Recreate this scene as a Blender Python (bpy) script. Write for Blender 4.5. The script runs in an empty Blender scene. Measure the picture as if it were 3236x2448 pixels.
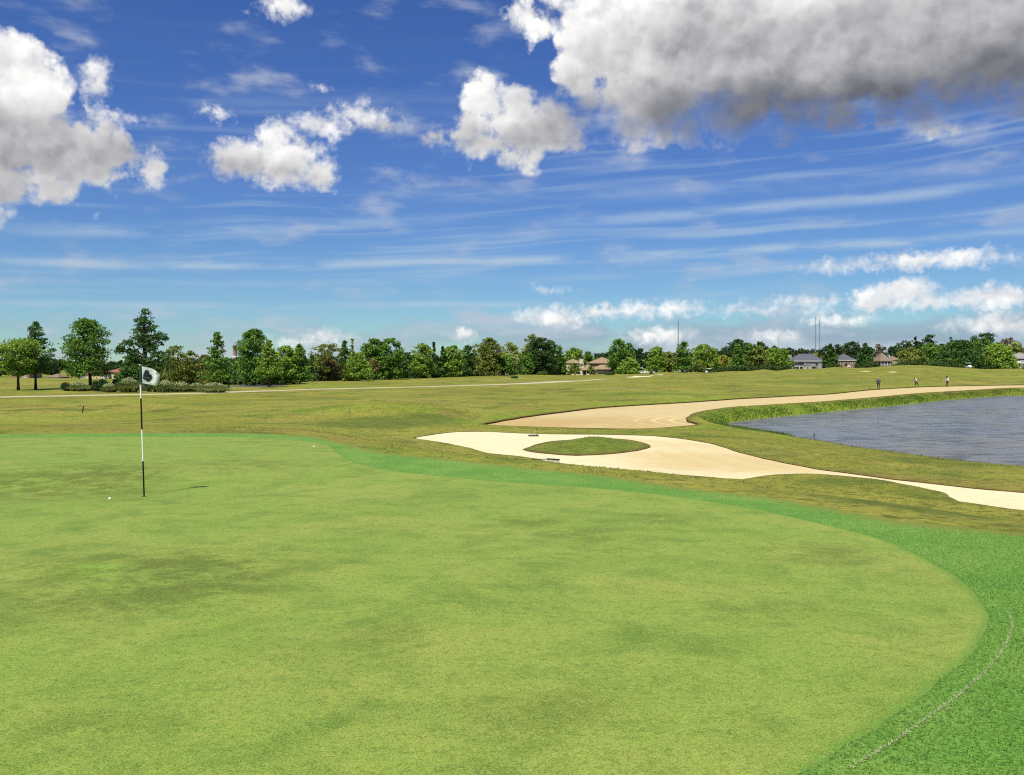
import bpy, bmesh, math, random
import numpy as np
from mathutils import Vector, Matrix
from mathutils.geometry import delaunay_2d_cdt

random.seed(7)
RNG = np.random.default_rng(7)
SC = bpy.context.scene
COL = SC.collection

# ------------------------------------------------------------------ camera
F = 2780.0                      # focal length in photograph pixels
CX, CY, HY = 1618.0, 1224.0, 1150.0   # picture centre and horizon row
EYE = 1.65
PITCH = math.atan((CY - HY) / F)      # camera looks slightly down
cam_data = bpy.data.cameras.new('camera')
cam_data.sensor_width = 36.0
cam_data.lens = 36.0 * F / 3236.0
cam_data.clip_end = 20000.0
cam_data.clip_start = 0.05
cam = bpy.data.objects.new('camera', cam_data)
cam.location = (0, 0, EYE)
cam.rotation_euler = (math.pi / 2 - PITCH, 0, 0)
COL.objects.link(cam)
SC.camera = cam

# ------------------------------------------------------------------ render
SC.view_settings.view_transform = 'Standard'
SC.view_settings.look = 'None'
SC.view_settings.exposure = 0.4
SC.view_settings.gamma = 1.0
SC.view_settings.use_curve_mapping = False
SC.render.engine = 'CYCLES'
SC.cycles.use_denoising = False
SC.cycles.filter_width = 1.15
SC.cycles.sample_clamp_direct = 3.0
SC.cycles.sample_clamp_indirect = 2.0
SC.cycles.max_bounces = 6
SC.cycles.diffuse_bounces = 3
SC.cycles.glossy_bounces = 3
SC.cycles.transparent_max_bounces = 6

# ------------------------------------------------------------------ sun
SUN_EL = math.radians(59.6)
TO_SUN_AZ = math.radians(201.6)       # clockwise from +Y (behind, to the left)
to_sun = Vector((math.sin(TO_SUN_AZ) * math.cos(SUN_EL), math.cos(TO_SUN_AZ) * math.cos(SUN_EL), math.sin(SUN_EL)))
sun_data = bpy.data.lights.new('sun', 'SUN')
sun_data.energy = 5.0
sun_data.angle = math.radians(0.53)
sun_data.color = (1.0, 0.955, 0.87)
sun = bpy.data.objects.new('sun', sun_data)
sun.rotation_euler = to_sun.to_track_quat('Z', 'Y').to_euler()
sun.location = (-20, -40, 60)
COL.objects.link(sun)

# ------------------------------------------------------------------ small node language
class NT:
    def __init__(self, tree):
        self.t = tree
    def new(self, kind, **kw):
        n = self.t.nodes.new(kind)
        for k, v in kw.items():
            setattr(n, k, v)
        return n
    def put(self, node, key, v):
        s = node.inputs[key]
        if hasattr(v, 'is_output') or isinstance(v, bpy.types.NodeSocket):
            self.t.links.new(v, s)
        elif v is not None:
            s.default_value = v
    def m(self, op, a, b=None, c=None, clamp=False):
        n = self.new('ShaderNodeMath', operation=op, use_clamp=clamp)
        for i, v in enumerate((a, b, c)):
            if v is not None:
                self.put(n, i, v)
        return n.outputs[0]
    def v(self, op, a, b=None, c=None):
        n = self.new('ShaderNodeVectorMath', operation=op)
        for i, v in enumerate((a, b, c)):
            if v is not None:
                self.put(n, i, v)
        return n.outputs['Value'] if op in ('LENGTH', 'DOT_PRODUCT', 'DISTANCE') else n.outputs['Vector']
    def noise(self, vec, scale, detail=3.0, rough=0.5, dist=0.0, color=False, lac=2.0):
        n = self.new('ShaderNodeTexNoise')
        if vec is not None:
            self.put(n, 'Vector', vec)
        self.put(n, 'Scale', scale); self.put(n, 'Detail', detail)
        self.put(n, 'Roughness', rough); self.put(n, 'Distortion', dist); self.put(n, 'Lacunarity', lac)
        return n.outputs['Color' if color else 'Fac']
    def ramp(self, x, a, b, lo=0.0, hi=1.0, smooth=True):
        n = self.new('ShaderNodeMapRange', interpolation_type='SMOOTHSTEP' if smooth else 'LINEAR')
        n.clamp = True
        for i, v in enumerate((x, a, b, lo, hi)):
            self.put(n, i, v)
        return n.outputs[0]
    def mix(self, f, a, b, blend='MIX'):
        n = self.new('ShaderNodeMix', data_type='RGBA', blend_type=blend)
        self.put(n, 0, f)
        for key, v in ((6, a), (7, b)):
            if isinstance(v, (tuple, list)) and len(v) == 3:
                v = (*v, 1.0)
            self.put(n, key, v)
        return n.outputs[2]
    def attr(self, name, out='Fac'):
        n = self.new('ShaderNodeAttribute', attribute_name=name)
        return n.outputs[out]
    def xyz(self, v):
        n = self.new('ShaderNodeSeparateXYZ'); self.put(n, 0, v)
        return n.outputs
    def comb(self, x, y, z):
        n = self.new('ShaderNodeCombineXYZ')
        for i, v in enumerate((x, y, z)):
            self.put(n, i, v)
        return n.outputs[0]

def ray_dir(px, py):
    a, b = px - CX, CY - py
    c, s = math.cos(-PITCH), math.sin(-PITCH)
    return Vector((a, F * c - b * s, F * s + b * c)).normalized()

# ------------------------------------------------------------------ sky
world = bpy.data.worlds.new('World')
SC.world = world
world.use_nodes = True
wt = world.node_tree
wt.nodes.clear()
W = NT(wt)

def az_el(px, py):
    d = ray_dir(px, py)
    return math.atan2(d.x, d.y) * F, math.asin(d.z) * F

def build_sky():
    out = W.new('ShaderNodeOutputWorld')
    sky = W.new('ShaderNodeTexSky', sky_type='NISHITA', sun_disc=False, sun_elevation=SUN_EL,
                sun_rotation=TO_SUN_AZ, altitude=0.0, air_density=1.0, dust_density=0.0, ozone_density=3.0)
    D = W.v('NORMALIZE', W.new('ShaderNodeTexCoord').outputs['Generated'])
    x, y, z = W.xyz(D)
    az = W.m('MULTIPLY', W.m('ARCTAN2', x, y), F)
    el = W.m('MULTIPLY', W.m('ARCSINE', z), F)
    q0 = W.comb(az, el, 0.0)
    S = 3236.0 / 2212.0

    def union(vec, blobs, k):
        acc = None
        for cx, cy, rx, ry in blobs:
            ux, uy = az_el(cx * S, cy * S)
            rx, ry = rx * S, ry * S
            p = W.v('MULTIPLY_ADD', vec, (1 / rx, 1 / ry, 0.0), (-ux / rx, -uy / ry, 0.0))
            r = min(rx, ry)
            sd = W.m('MULTIPLY_ADD', W.v('LENGTH', p), -r, r)
            acc = sd if acc is None else W.m('SMOOTH_MAX', acc, sd, k)
        return acc

    # air: clear blue, paler towards the horizon
    hs = W.new('ShaderNodeHueSaturation'); W.put(hs, 'Saturation', 1.22); W.put(hs, 'Value', 0.95); W.put(hs, 'Hue', 0.508); W.put(hs, 'Fac', 1.0)
    W.put(hs, 'Color', sky.outputs[0])
    tint = W.mix(W.ramp(el, 0.0, 760.0), (0.60, 0.88, 1.12), (0.84, 0.92, 1.22))
    air = W.mix(1.0, hs.outputs[0], tint, 'MULTIPLY')

    # ---- the sky at large: the same air with scattered cumulus
    far = W.noise(D, 4.2, 6.0, 0.55, 0.2)
    far_body = W.noise(D, 9.0, 3.0, 0.5)
    f_far = W.m('MULTIPLY', W.ramp(far, 0.55, 0.64), W.ramp(el, 100.0, 400.0))
    far_col = W.mix(f_far, air, W.mix(W.ramp(far_body, 0.35, 0.65), (3.6, 3.7, 4.1), (9.0, 9.0, 9.2)))
    bg_far = W.new('ShaderNodeBackground'); W.put(bg_far, 'Color', far_col); W.put(bg_far, 'Strength', SKY)

    # ---- the clouds standing over the course
    w1 = W.noise(D, 26.0, 3.0, 0.5, color=True)
    w2 = W.noise(D, 95.0, 4.0, 0.55, color=True)
    q = W.v('MULTIPLY_ADD', W.v('SUBTRACT', w1, (0.5, 0.5, 0.5)), (210.0, 170.0, 0.0), q0)
    q = W.v('MULTIPLY_ADD', W.v('SUBTRACT', w2, (0.5, 0.5, 0.5)), (75.0, 75.0, 0.0), q)
    qs = W.v('MULTIPLY_ADD', W.v('SUBTRACT', w2, (0.5, 0.5, 0.5)), (70.0, 55.0, 0.0), q0)
    big = [(45, 190, 92, 88), (5, 260, 75, 150), (110, 335, 140, 70), (205, 345, 56, 60),
           (1095, 258, 104, 64), (1050, 205, 50, 50), (1185, 290, 92, 56), (1060, 312, 85, 34),
           (1300, 95, 110, 95), (1170, 45, 40, 32), (1420, 205, 140, 88), (1400, 285, 100, 30), (1500, 60, 260, 135),
           (1760, 105, 300, 140), (2080, 80, 300, 118), (1640, 228, 200, 56), (1880, 195, 330, 62), (2200, 165, 220, 62), (2300, 100, 250, 110), (1560, -140, 400, 180), (2100, -120, 400, 200)]
    mid = [(520, 345, 66, 38), (600, 348, 90, 48), (595, 290, 40, 38), (698, 380, 40, 36), (650, 330, 50, 30),
           (700, 270, 48, 22), (770, 252, 54, 22), (832, 272, 24, 9), (335, 365, 24, 36), (1130, 30, 36, 34),
           (935, 295, 18, 12), (620, 10, 52, 26), (690, 182, 9, 6), (480, 247, 20, 7), (215, 170, 26, 46), (230, 246, 46, 11), (190, 215, 14, 50),
           (1905, 262, 26, 14), (2020, 280, 26, 10), (1840, 262, 20, 8)]
    low = [(1950, 630, 58, 24), (1895, 650, 50, 18), (2010, 650, 46, 14), (1990, 562, 110, 12), (1890, 574, 60, 6), (2090, 550, 40, 11),
           (1310, 674, 120, 12), (1190, 684, 70, 18), (1420, 664, 66, 9), (1184, 626, 16, 6), (1745, 650, 60, 9), (1640, 670, 80, 7),
           (690, 727, 42, 11), (640, 739, 46, 8), (1000, 722, 24, 13), (1425, 724, 60, 14), (1660, 724, 34, 11), (1810, 692, 38, 6),
           (2150, 642, 90, 18), (2180, 700, 90, 14)]
    n0 = W.m('SUBTRACT', W.noise(D, 150.0, 4.0, 0.6), 0.5)
    def lobes(vec, octaves):
        """rounded cauliflower lobes: high at cell centres"""
        acc = None
        for sc, am in octaves:
            n = W.new('ShaderNodeTexVoronoi', feature='F1', distance='EUCLIDEAN'); W.put(n, 'Vector', vec); W.put(n, 'Scale', sc)
            h = W.m('MULTIPLY_ADD', n.outputs['Distance'], -am, 0.55 * am)
            acc = h if acc is None else W.m('ADD', acc, h)
        return acc
    Dw = W.v('MULTIPLY_ADD', W.v('SUBTRACT', w2, (0.5, 0.5, 0.5)), (0.016, 0.016, 0.016), D)
    OCT = ((30.0, 70.0), (70.0, 30.0), (170.0, 9.0))
    bump_h = lobes(Dw, OCT)
    bump_up = lobes(W.v('ADD', Dw, (-0.0050, 0.0, 0.0085)), OCT[:2])
    q1 = W.v('MULTIPLY_ADD', W.v('SUBTRACT', w1, (0.5, 0.5, 0.5)), (200.0, 150.0, 0.0), q0)
    soft = W.noise(D, 9.0, 3.0, 0.5, 0.4)
    qd = W.v('MULTIPLY_ADD', W.v('SUBTRACT', w1, (0.5, 0.5, 0.5)), (240.0, 110.0, 0.0), q0)
    dark = union(qd, [(1900, 195, 340, 50), (1640, 185, 210, 34), (2200, 150, 200, 60), (1720, 85, 220, 46), (1500, 105, 80, 50), (2080, 20, 220, 34), (2150, 100, 200, 60), (1950, 120, 200, 50),
                     (55, 318, 125, 46), (-30, 330, 90, 60), (1130, 308, 110, 14), (600, 372, 60, 12)], 40.0)
    dk = W.ramp(W.m('MULTIPLY_ADD', bump_h, 0.6, W.m('MULTIPLY_ADD', W.m('SUBTRACT', soft, 0.5), 240.0, dark)), -110.0, 40.0)
    deep = W.ramp(W.m('MULTIPLY_ADD', bump_h, 0.5, W.m('MULTIPLY_ADD', W.m('SUBTRACT', soft, 0.5), 80.0, union(qd, [(1930, 212, 330, 34), (2180, 172, 160, 40), (1700, 226, 120, 16)], 30.0))), -85.0, 20.0)
    f_big = W.m('MULTIPLY_ADD', n0, 30.0, W.m('ADD', bump_h, union(q1, big, 30.0)))
    a_big = W.ramp(f_big, -14.0, W.m('MULTIPLY_ADD', deep, 70.0, 30.0))
    a_mid = W.ramp(W.m('MULTIPLY_ADD', n0, 40.0, W.m('MULTIPLY_ADD', bump_h, 0.55, union(qs, mid, 14.0))), -14.0, 34.0)
    a_low = W.ramp(W.m('MULTIPLY_ADD', n0, 30.0, W.m('MULTIPLY_ADD', bump_h, 0.28, union(qs, low, 10.0))), -16.0, 22.0, 0.0, 0.92)
    alpha = W.m('MAXIMUM', W.m('MAXIMUM', a_big, a_mid), a_low)
    lit = W.m('SUBTRACT', bump_h, bump_up)
    body = W.m('MULTIPLY_ADD', lit, 0.013, W.m('MULTIPLY_ADD', W.m('SUBTRACT', soft, 0.5), 0.8, 0.72), clamp=True)
    white = W.mix(body, (6.8, 6.9, 7.4), (12.4, 12.3, 12.0))
    grey = W.mix(body, (2.5, 2.55, 2.85), (5.8, 5.8, 6.0))
    slate = W.mix(body, (0.9, 1.0, 1.35), (1.9, 2.0, 2.35))
    ccol = W.mix(W.m('MULTIPLY', dk, 0.95), white, grey)
    ccol = W.mix(W.m('MULTIPLY', deep, 0.88), ccol, slate)
    # thin high cirrus in long bands
    tilt = W.m('MULTIPLY_ADD', az, -0.05, el)
    bend = W.m('MULTIPLY_ADD', W.m('SUBTRACT', W.noise(D, 4.0, 2.0, 0.5), 0.5), 60.0, tilt)
    ci = W.noise(W.comb(W.m('MULTIPLY', az, 0.0005), W.m('MULTIPLY', bend, 0.0160), y), 1.5, 4.0, 0.5, 0.1)
    wide = W.noise(W.comb(W.m('MULTIPLY', az, 0.0008), W.m('MULTIPLY', tilt, 0.0034), y), 1.4, 2.0, 0.5)
    ci = W.m('MULTIPLY', W.ramp(W.m('MULTIPLY_ADD', wide, 0.55, ci), 0.76, 1.10), W.m('MULTIPLY', W.ramp(el, 60.0, 330.0), W.ramp(el, 560.0, 860.0, 1.0, 0.06)))
    # long single streaks
    fray = W.noise(W.comb(W.m('MULTIPLY', az, 0.0035), W.m('MULTIPLY', el, 0.02), y), 1.0, 4.0, 0.6)
    wob = W.m('MULTIPLY_ADD', W.m('SUBTRACT', W.noise(D, 3.0, 2.0, 0.5), 0.5), 36.0, el)
    for (x0, y0, x1, y1, wd, am) in ((0, 560, 2212, 498, 15, 1.0), (1250, 478, 2212, 388, 18, 0.8), (0, 492, 900, 478, 18, 0.7), (0, 650, 1200, 655, 11, 0.7), (900, 420, 2212, 350, 26, 0.35), (0, 600, 1500, 590, 12, 0.35)):
        (ax, ay), (bx, by) = az_el(x0 * S, y0 * S), az_el(x1 * S, y1 * S)
        g = (by - ay) / (bx - ax)
        dl = W.m('ABSOLUTE', W.m('SUBTRACT', wob, W.m('MULTIPLY_ADD', az, g, ay - g * ax)))
        st_ = W.m('MULTIPLY', W.ramp(dl, 0.0, wd * 1.6, am, 0.0), W.m('MULTIPLY', W.ramp(fray, 0.3, 0.62), W.m('MULTIPLY', W.ramp(az, ax - 300, ax + 250), W.ramp(az, bx + 300, bx - 250))))
        ci = W.m('MAXIMUM', ci, st_)
    base = W.mix(W.m('MULTIPLY', ci, 0.72), air, (5.4, 6.9, 8.4))
    # greyish bank of far cumulus low over the horizon, thicker to the right
    hz = W.noise(W.comb(W.m('MULTIPLY', az, 0.0042), W.m('MULTIPLY', el, 0.0115), y), 1.0, 5.0, 0.55)
    hzm = W.m('MULTIPLY', W.ramp(el, 200.0, 60.0), W.ramp(az, -1100.0, 900.0, 0.3, 1.0))
    hzm = W.ramp(W.m('MULTIPLY_ADD', hzm, 0.38, hz), 0.50, 0.84)
    base = W.mix(W.m('MULTIPLY', hzm, 0.75), base, W.mix(W.ramp(hz, 0.4, 0.65), (3.2, 4.0, 5.6), (5.8, 6.4, 7.6)))
    col = W.mix(alpha, base, ccol)
    bg_near = W.new('ShaderNodeBackground'); W.put(bg_near, 'Color', col); W.put(bg_near, 'Strength', SKY)
    here = W.m('MULTIPLY', W.ramp(W.m('ABSOLUTE', az), 1750.0, 2100.0, 1.0, 0.0), W.m('MULTIPLY', W.ramp(el, 1250.0, 1600.0, 1.0, 0.0), W.ramp(el, -60.0, -10.0)))
    ms = W.new('ShaderNodeMixShader'); W.put(ms, 0, here)
    wt.links.new(bg_far.outputs[0], ms.inputs[1]); wt.links.new(bg_near.outputs[0], ms.inputs[2])
    wt.links.new(ms.outputs[0], out.inputs[0])
SKY = 0.066
build_sky()

# ------------------------------------------------------------------ helpers
def tag(o, label=None, category=None, group=None, kind=None):
    if label: o['label'] = label
    if category: o['category'] = category
    if group: o['group'] = group
    if kind: o['kind'] = kind
    return o

def link(o, parent=None):
    COL.objects.link(o)
    if parent is not None:
        o.parent = parent
    return o

def empty(name, loc, rz=0.0, parent=None):
    o = bpy.data.objects.new(name, None)
    o.location = loc; o.rotation_euler = (0, 0, rz); o.empty_display_size = 0.3
    return link(o, parent)

def mesh_np(name, verts, faces, mats=(), parent=None, smooth=False, loc=None, fmat=None):
    """verts (n,3); faces (m,k) int array of tris or quads"""
    me = bpy.data.meshes.new(name)
    verts = np.asarray(verts, dtype=np.float32); faces = np.asarray(faces, dtype=np.int32)
    n, (mf, k) = len(verts), faces.shape
    me.vertices.add(n); me.vertices.foreach_set('co', verts.ravel())
    me.loops.add(mf * k); me.loops.foreach_set('vertex_index', faces.ravel())
    me.polygons.add(mf)
    me.polygons.foreach_set('loop_start', np.arange(0, mf * k, k, dtype=np.int32))
    me.polygons.foreach_set('loop_total', np.full(mf, k, dtype=np.int32))
    if smooth:
        me.polygons.foreach_set('use_smooth', np.ones(mf, dtype=bool))
    for m in (mats if isinstance(mats, (list, tuple)) else [mats]):
        me.materials.append(m)
    if fmat is not None:
        me.polygons.foreach_set('material_index', np.asarray(fmat, dtype=np.int32))
    me.update(calc_edges=True); me.validate()
    o = bpy.data.objects.new(name, me)
    if loc is not None: o.location = loc
    return link(o, parent)

def add_attr(o, name, values):
    a = o.data.attributes.new(name, 'FLOAT', 'POINT')
    a.data.foreach_set('value', np.asarray(values, dtype=np.float32))

class MB:
    """collects simple solids into ONE mesh"""
    def __init__(self):
        self.v, self.f, self.mi = [], [], []
    def poly(self, pts, faces, mi=0):
        n = len(self.v)
        self.v += [tuple(p) for p in pts]
        for f in faces:
            self.f.append(tuple(i + n for i in f)); self.mi.append(mi)
        return self
    def box(self, x0, x1, y0, y1, z0, z1, mi=0):
        p = [(x0, y0, z0), (x1, y0, z0), (x1, y1, z0), (x0, y1, z0), (x0, y0, z1), (x1, y0, z1), (x1, y1, z1), (x0, y1, z1)]
        return self.poly(p, [(0, 3, 2, 1), (4, 5, 6, 7), (0, 1, 5, 4), (1, 2, 6, 5), (2, 3, 7, 6), (3, 0, 4, 7)], mi)
    def tube(self, pts, radii, n=8, mi=0, cap=True):
        pts = [Vector(p) for p in pts]
        if not isinstance(radii, (list, tuple)): radii = [radii] * len(pts)
        base = len(self.v)
        for i, p in enumerate(pts):
            d = (pts[min(i + 1, len(pts) - 1)] - pts[max(i - 1, 0)]).normalized()
            u = d.orthogonal().normalized() if abs(d.z) < 0.9 else d.cross(Vector((0, 1, 0))).normalized()
            w = d.cross(u)
            for k in range(n):
                a = 2 * math.pi * k / n
                self.v.append(tuple(p + (math.cos(a) * u + math.sin(a) * w) * float(radii[i])))
        for i in range(len(pts) - 1):
            for k in range(n):
                a, b = base + i * n + k, base + i * n + (k + 1) % n
                self.f.append((a, b, b + n, a + n)); self.mi.append(mi)
        if cap:
            self.f.append(tuple(base + k for k in reversed(range(n)))); self.mi.append(mi)
            e = base + (len(pts) - 1) * n
            self.f.append(tuple(e + k for k in range(n))); self.mi.append(mi)
        return self
    def hip(self, x0, x1, y0, y1, z0, z1, ridge=0.5, over=0.0, thick=0.18, mi=0):
        x0, x1, y0, y1 = x0 - over, x1 + over, y0 - over, y1 + over
        w, l = y1 - y0, x1 - x0
        r = min(w * ridge, l * 0.499)
        ym = (y0 + y1) / 2
        p = [(x0, y0, z0 - thick), (x1, y0, z0 - thick), (x1, y1, z0 - thick), (x0, y1, z0 - thick),
             (x0, y0, z0), (x1, y0, z0), (x1, y1, z0), (x0, y1, z0), (x0 + r, ym, z1), (x1 - r, ym, z1)]
        return self.poly(p, [(0, 3, 2, 1), (0, 1, 5, 4), (1, 2, 6, 5), (2, 3, 7, 6), (3, 0, 4, 7),
                             (4, 5, 9, 8), (5, 6, 9), (6, 7, 8, 9), (7, 4, 8)], mi)
    def lathe(self, prof, n=16, mi=0, center=(0, 0, 0)):
        base = len(self.v)
        cx, cy, cz = center
        for r, z in prof:
            for k in range(n):
                a = 2 * math.pi * k / n
                self.v.append((cx + r * math.cos(a), cy + r * math.sin(a), cz + z))
        for i in range(len(prof) - 1):
            for k in range(n):
                a, b = base + i * n + k, base + i * n + (k + 1) % n
                self.f.append((a, b, b + n, a + n)); self.mi.append(mi)
        return self
    def build(self, name, mats, parent=None, smooth=False, loc=None):
        me = bpy.data.meshes.new(name)
        me.from_pydata(self.v, [], self.f)
        for m in (mats if isinstance(mats, (list, tuple)) else [mats]):
            me.materials.append(m)
        me.polygons.foreach_set('material_index', self.mi)
        if smooth:
            me.polygons.foreach_set('use_smooth', [True] * len(self.f))
        me.update()
        o = bpy.data.objects.new(name, me)
        if loc is not None: o.location = loc
        return link(o, parent)

# ------------------------------------------------------------------ materials
def material(name):
    m = bpy.data.materials.new(name); m.use_nodes = True
    t = m.node_tree; t.nodes.clear()
    N = NT(t)
    out = N.new('ShaderNodeOutputMaterial'); b = N.new('ShaderNodeBsdfPrincipled')
    t.links.new(b.outputs[0], out.inputs[0])
    return m, N, b, out

def bump(N, b, h, strength, dist):
    n = N.new('ShaderNodeBump'); N.put(n, 'Strength', strength); N.put(n, 'Distance', dist); N.put(n, 'Height', h)
    N.t.links.new(n.outputs[0], b.inputs['Normal'])

def plain(name, col, rough=0.6, var=0.12, scale=3.0, metal=0.0, spec=0.4):
    m, N, b, _ = material(name)
    p = N.new('ShaderNodeTexCoord').outputs['Object']
    n = N.noise(p, scale, 4.0, 0.6)
    c = N.mix(N.ramp(n, 0.3, 0.7), tuple(x * (1 - var) for x in col), tuple(min(1, x * (1 + var)) for x in col))
    N.put(b, 'Base Color', c); N.put(b, 'Roughness', rough); N.put(b, 'Metallic', metal); N.put(b, 'Specular IOR Level', spec)
    return m

def grass_material(name, cols, kind):
    """cols: main, dark, pale, lush"""
    m, N, b, _ = material(name)
    p = N.new('ShaderNodeNewGeometry').outputs['Position']
    main, dark, pale, lush = cols
    if kind == 'green':
        w = N.noise(p, 0.35, 4.0, 0.6, 0.6); w2 = N.noise(p, 1.7, 5.0, 0.62, 0.4); w3 = N.noise(p, 0.9, 4.0, 0.6, 0.8)
        fine = N.noise(p, 95.0, 3.0, 0.7); mid = N.noise(p, 22.0, 4.0, 0.7); w4 = N.noise(p, 5.5, 4.0, 0.65, 0.3)
        c = N.mix(N.ramp(w, 0.40, 0.66), main, pale)
        c = N.mix(N.ramp(w4, 0.5, 0.66, 0.0, 0.4), c, dark)
        c = N.mix(N.ramp(w4, 0.48, 0.36, 0.0, 0.35), c, (0.225, 0.240, 0.05))
        k = N.m('ADD', N.ramp(w3, 0.47, 0.68, 0.0, 0.58), N.ramp(w2, 0.47, 0.66, 0.0, 0.5), clamp=True)
        c = N.mix(k, c, dark)
        vo = N.new('ShaderNodeTexVoronoi'); N.put(vo, 'Vector', p); N.put(vo, 'Scale', 1.7)
        c = N.mix(N.ramp(vo.outputs['Distance'], 0.045, 0.02, 0.0, 0.55), c, (0.30, 0.29, 0.12))
        c = N.mix(N.attr('patch'), c, lush)
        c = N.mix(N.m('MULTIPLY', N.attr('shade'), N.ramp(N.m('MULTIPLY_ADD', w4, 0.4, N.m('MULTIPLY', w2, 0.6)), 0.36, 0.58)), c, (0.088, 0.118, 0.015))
        c = N.mix(N.ramp(N.m('MULTIPLY_ADD', N.m('SUBTRACT', mid, 0.5), 0.35, N.attr('edge')), 0.10, 0.0), c, (0.105, 0.215, 0.028))
        c = N.mix(N.ramp(mid, 0.5, 0.66, 0.0, 0.4), c, tuple(x * 0.6 for x in dark))
        c = N.mix(N.ramp(mid, 0.48, 0.28, 0.0, 0.3), c, tuple(min(1, x * 1.35) for x in pale))
        c = N.mix(N.ramp(fine, 0.51, 0.62, 0.0, 0.65), c, tuple(x * 0.5 for x in dark))
        c = N.mix(N.ramp(fine, 0.48, 0.38, 0.0, 0.45), c, tuple(min(1, x * 1.35) for x in pale))
        N.put(b, 'Roughness', 0.75); N.put(b, 'Specular IOR Level', 0.15)
        bump(N, b, N.m('ADD', N.m('MULTIPLY', fine, 0.5), N.m('MULTIPLY', w2, 2.0)), 0.5, 0.01)
    elif kind == 'collar':
        w = N.noise(p, 0.8, 5.0, 0.62, 0.4); fine = N.noise(p, 46.0, 4.0, 0.72); mid = N.noise(p, 9.0, 4.0, 0.65)
        c = N.mix(N.ramp(w, 0.38, 0.66), main, pale)
        c = N.mix(N.ramp(mid, 0.5, 0.76, 0.0, 0.55), c, dark)
        c = N.mix(N.ramp(fine, 0.5, 0.62, 0.0, 0.8), c, tuple(x * 0.45 for x in dark))
        c = N.mix(N.ramp(fine, 0.48, 0.37, 0.0, 0.5), c, lush)
        c = N.mix(N.ramp(N.m('MULTIPLY_ADD', N.m('SUBTRACT', mid, 0.5), 2.2, N.attr('outer')), 0.5, 0.0), c, (0.170, 0.180, 0.030))
        c = N.mix(N.ramp(N.m('MULTIPLY_ADD', N.m('SUBTRACT', mid, 0.5), 0.12, N.attr('inner')), 0.035, 0.01, 0.0, 0.25), c, (0.045, 0.085, 0.016))  # shadow of the longer collar grass painted along its inner edge
        N.put(b, 'Roughness', 0.75); N.put(b, 'Specular IOR Level', 0.15)
        bump(N, b, fine, 0.7, 0.02)
    else:
        w = N.noise(p, 0.045, 5.0, 0.6, 0.6); w2 = N.noise(p, 0.22, 5.0, 0.62, 0.5); w3 = N.noise(p, 0.11, 4.0, 0.6, 1.0)
        mid = N.noise(p, 2.2, 5.0, 0.7); fine = N.noise(p, 14.0, 4.0, 0.75)
        c = N.mix(N.ramp(w, 0.40, 0.60), main, pale)
        c = N.mix(N.ramp(w2, 0.47, 0.66, 0.0, 0.85), c, dark)
        c = N.mix(N.ramp(w3, 0.52, 0.68, 0.0, 0.6), c, (0.235, 0.165, 0.05))
        c = N.mix(N.m('MULTIPLY', N.attr('lush'), N.ramp(w2, 0.3, 0.62, 0.45, 1.0)), c, lush)
        c = N.mix(N.ramp(mid, 0.5, 0.66, 0.0, 0.6), c, tuple(x * 0.55 for x in dark))
        c = N.mix(N.ramp(mid, 0.46, 0.26, 0.0, 0.35), c, tuple(min(1, x * 1.3) for x in pale))
        tuft = N.noise(p, 5.0, 3.0, 0.6, 0.5)
        c = N.mix(N.ramp(tuft, 0.53, 0.62, 0.0, 0.6), c, tuple(x * 0.6 for x in dark))
        c = N.mix(N.ramp(fine, 0.5, 0.64, 0.0, 0.6), c, tuple(x * 0.45 for x in dark))
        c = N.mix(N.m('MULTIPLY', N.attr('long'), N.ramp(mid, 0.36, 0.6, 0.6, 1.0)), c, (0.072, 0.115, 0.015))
        c = N.mix(N.attr('soil'), c, (0.075, 0.042, 0.018))
        N.put(b, 'Roughness', 0.85); N.put(b, 'Specular IOR Level', 0.1)
        bump(N, b, N.m('ADD', mid, N.m('MULTIPLY', fine, 0.35)), 0.7, 0.1)
    N.put(b, 'Base Color', c)
    return m

def sand_material(name, pale, tan, amount):
    m, N, b, _ = material(name)
    p = N.new('ShaderNodeNewGeometry').outputs['Position']
    w = N.noise(p, 0.13, 4.0, 0.55, 0.5); mid = N.noise(p, 1.6, 5.0, 0.6); fine = N.noise(p, 30.0, 3.0, 0.7)
    c = N.mix(N.ramp(N.m('ADD', w, N.m('MULTIPLY', N.attr('damp'), amount)), 0.5, 0.95), pale, tan)
    c = N.mix(N.ramp(mid, 0.5, 0.8, 0.0, 0.35), c, tuple(x * 0.8 for x in tan))
    c = N.mix(N.ramp(fine, 0.5, 0.75, 0.0, 0.25), c, tuple(x * 0.7 for x in tan))
    d = N.m('MULTIPLY_ADD', mid, 0.5, N.attr('edge'))
    tracks = N.m('MULTIPLY', N.m('SINE', N.m('MULTIPLY', d, 5.2)), N.attr('rake'))
    c = N.mix(N.m('MULTIPLY', N.ramp(tracks, 0.1, 0.9), 0.55), c, tuple(min(1, x * 1.35) for x in pale))
    N.put(b, 'Base Color', c); N.put(b, 'Roughness', 0.9); N.put(b, 'Specular IOR Level', 0.1)
    bump(N, b, N.m('ADD', N.m('ADD', mid, N.m('MULTIPLY', fine, 0.2)), N.m('MULTIPLY', tracks, 0.5)), 0.6, 0.06)
    return m

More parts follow.
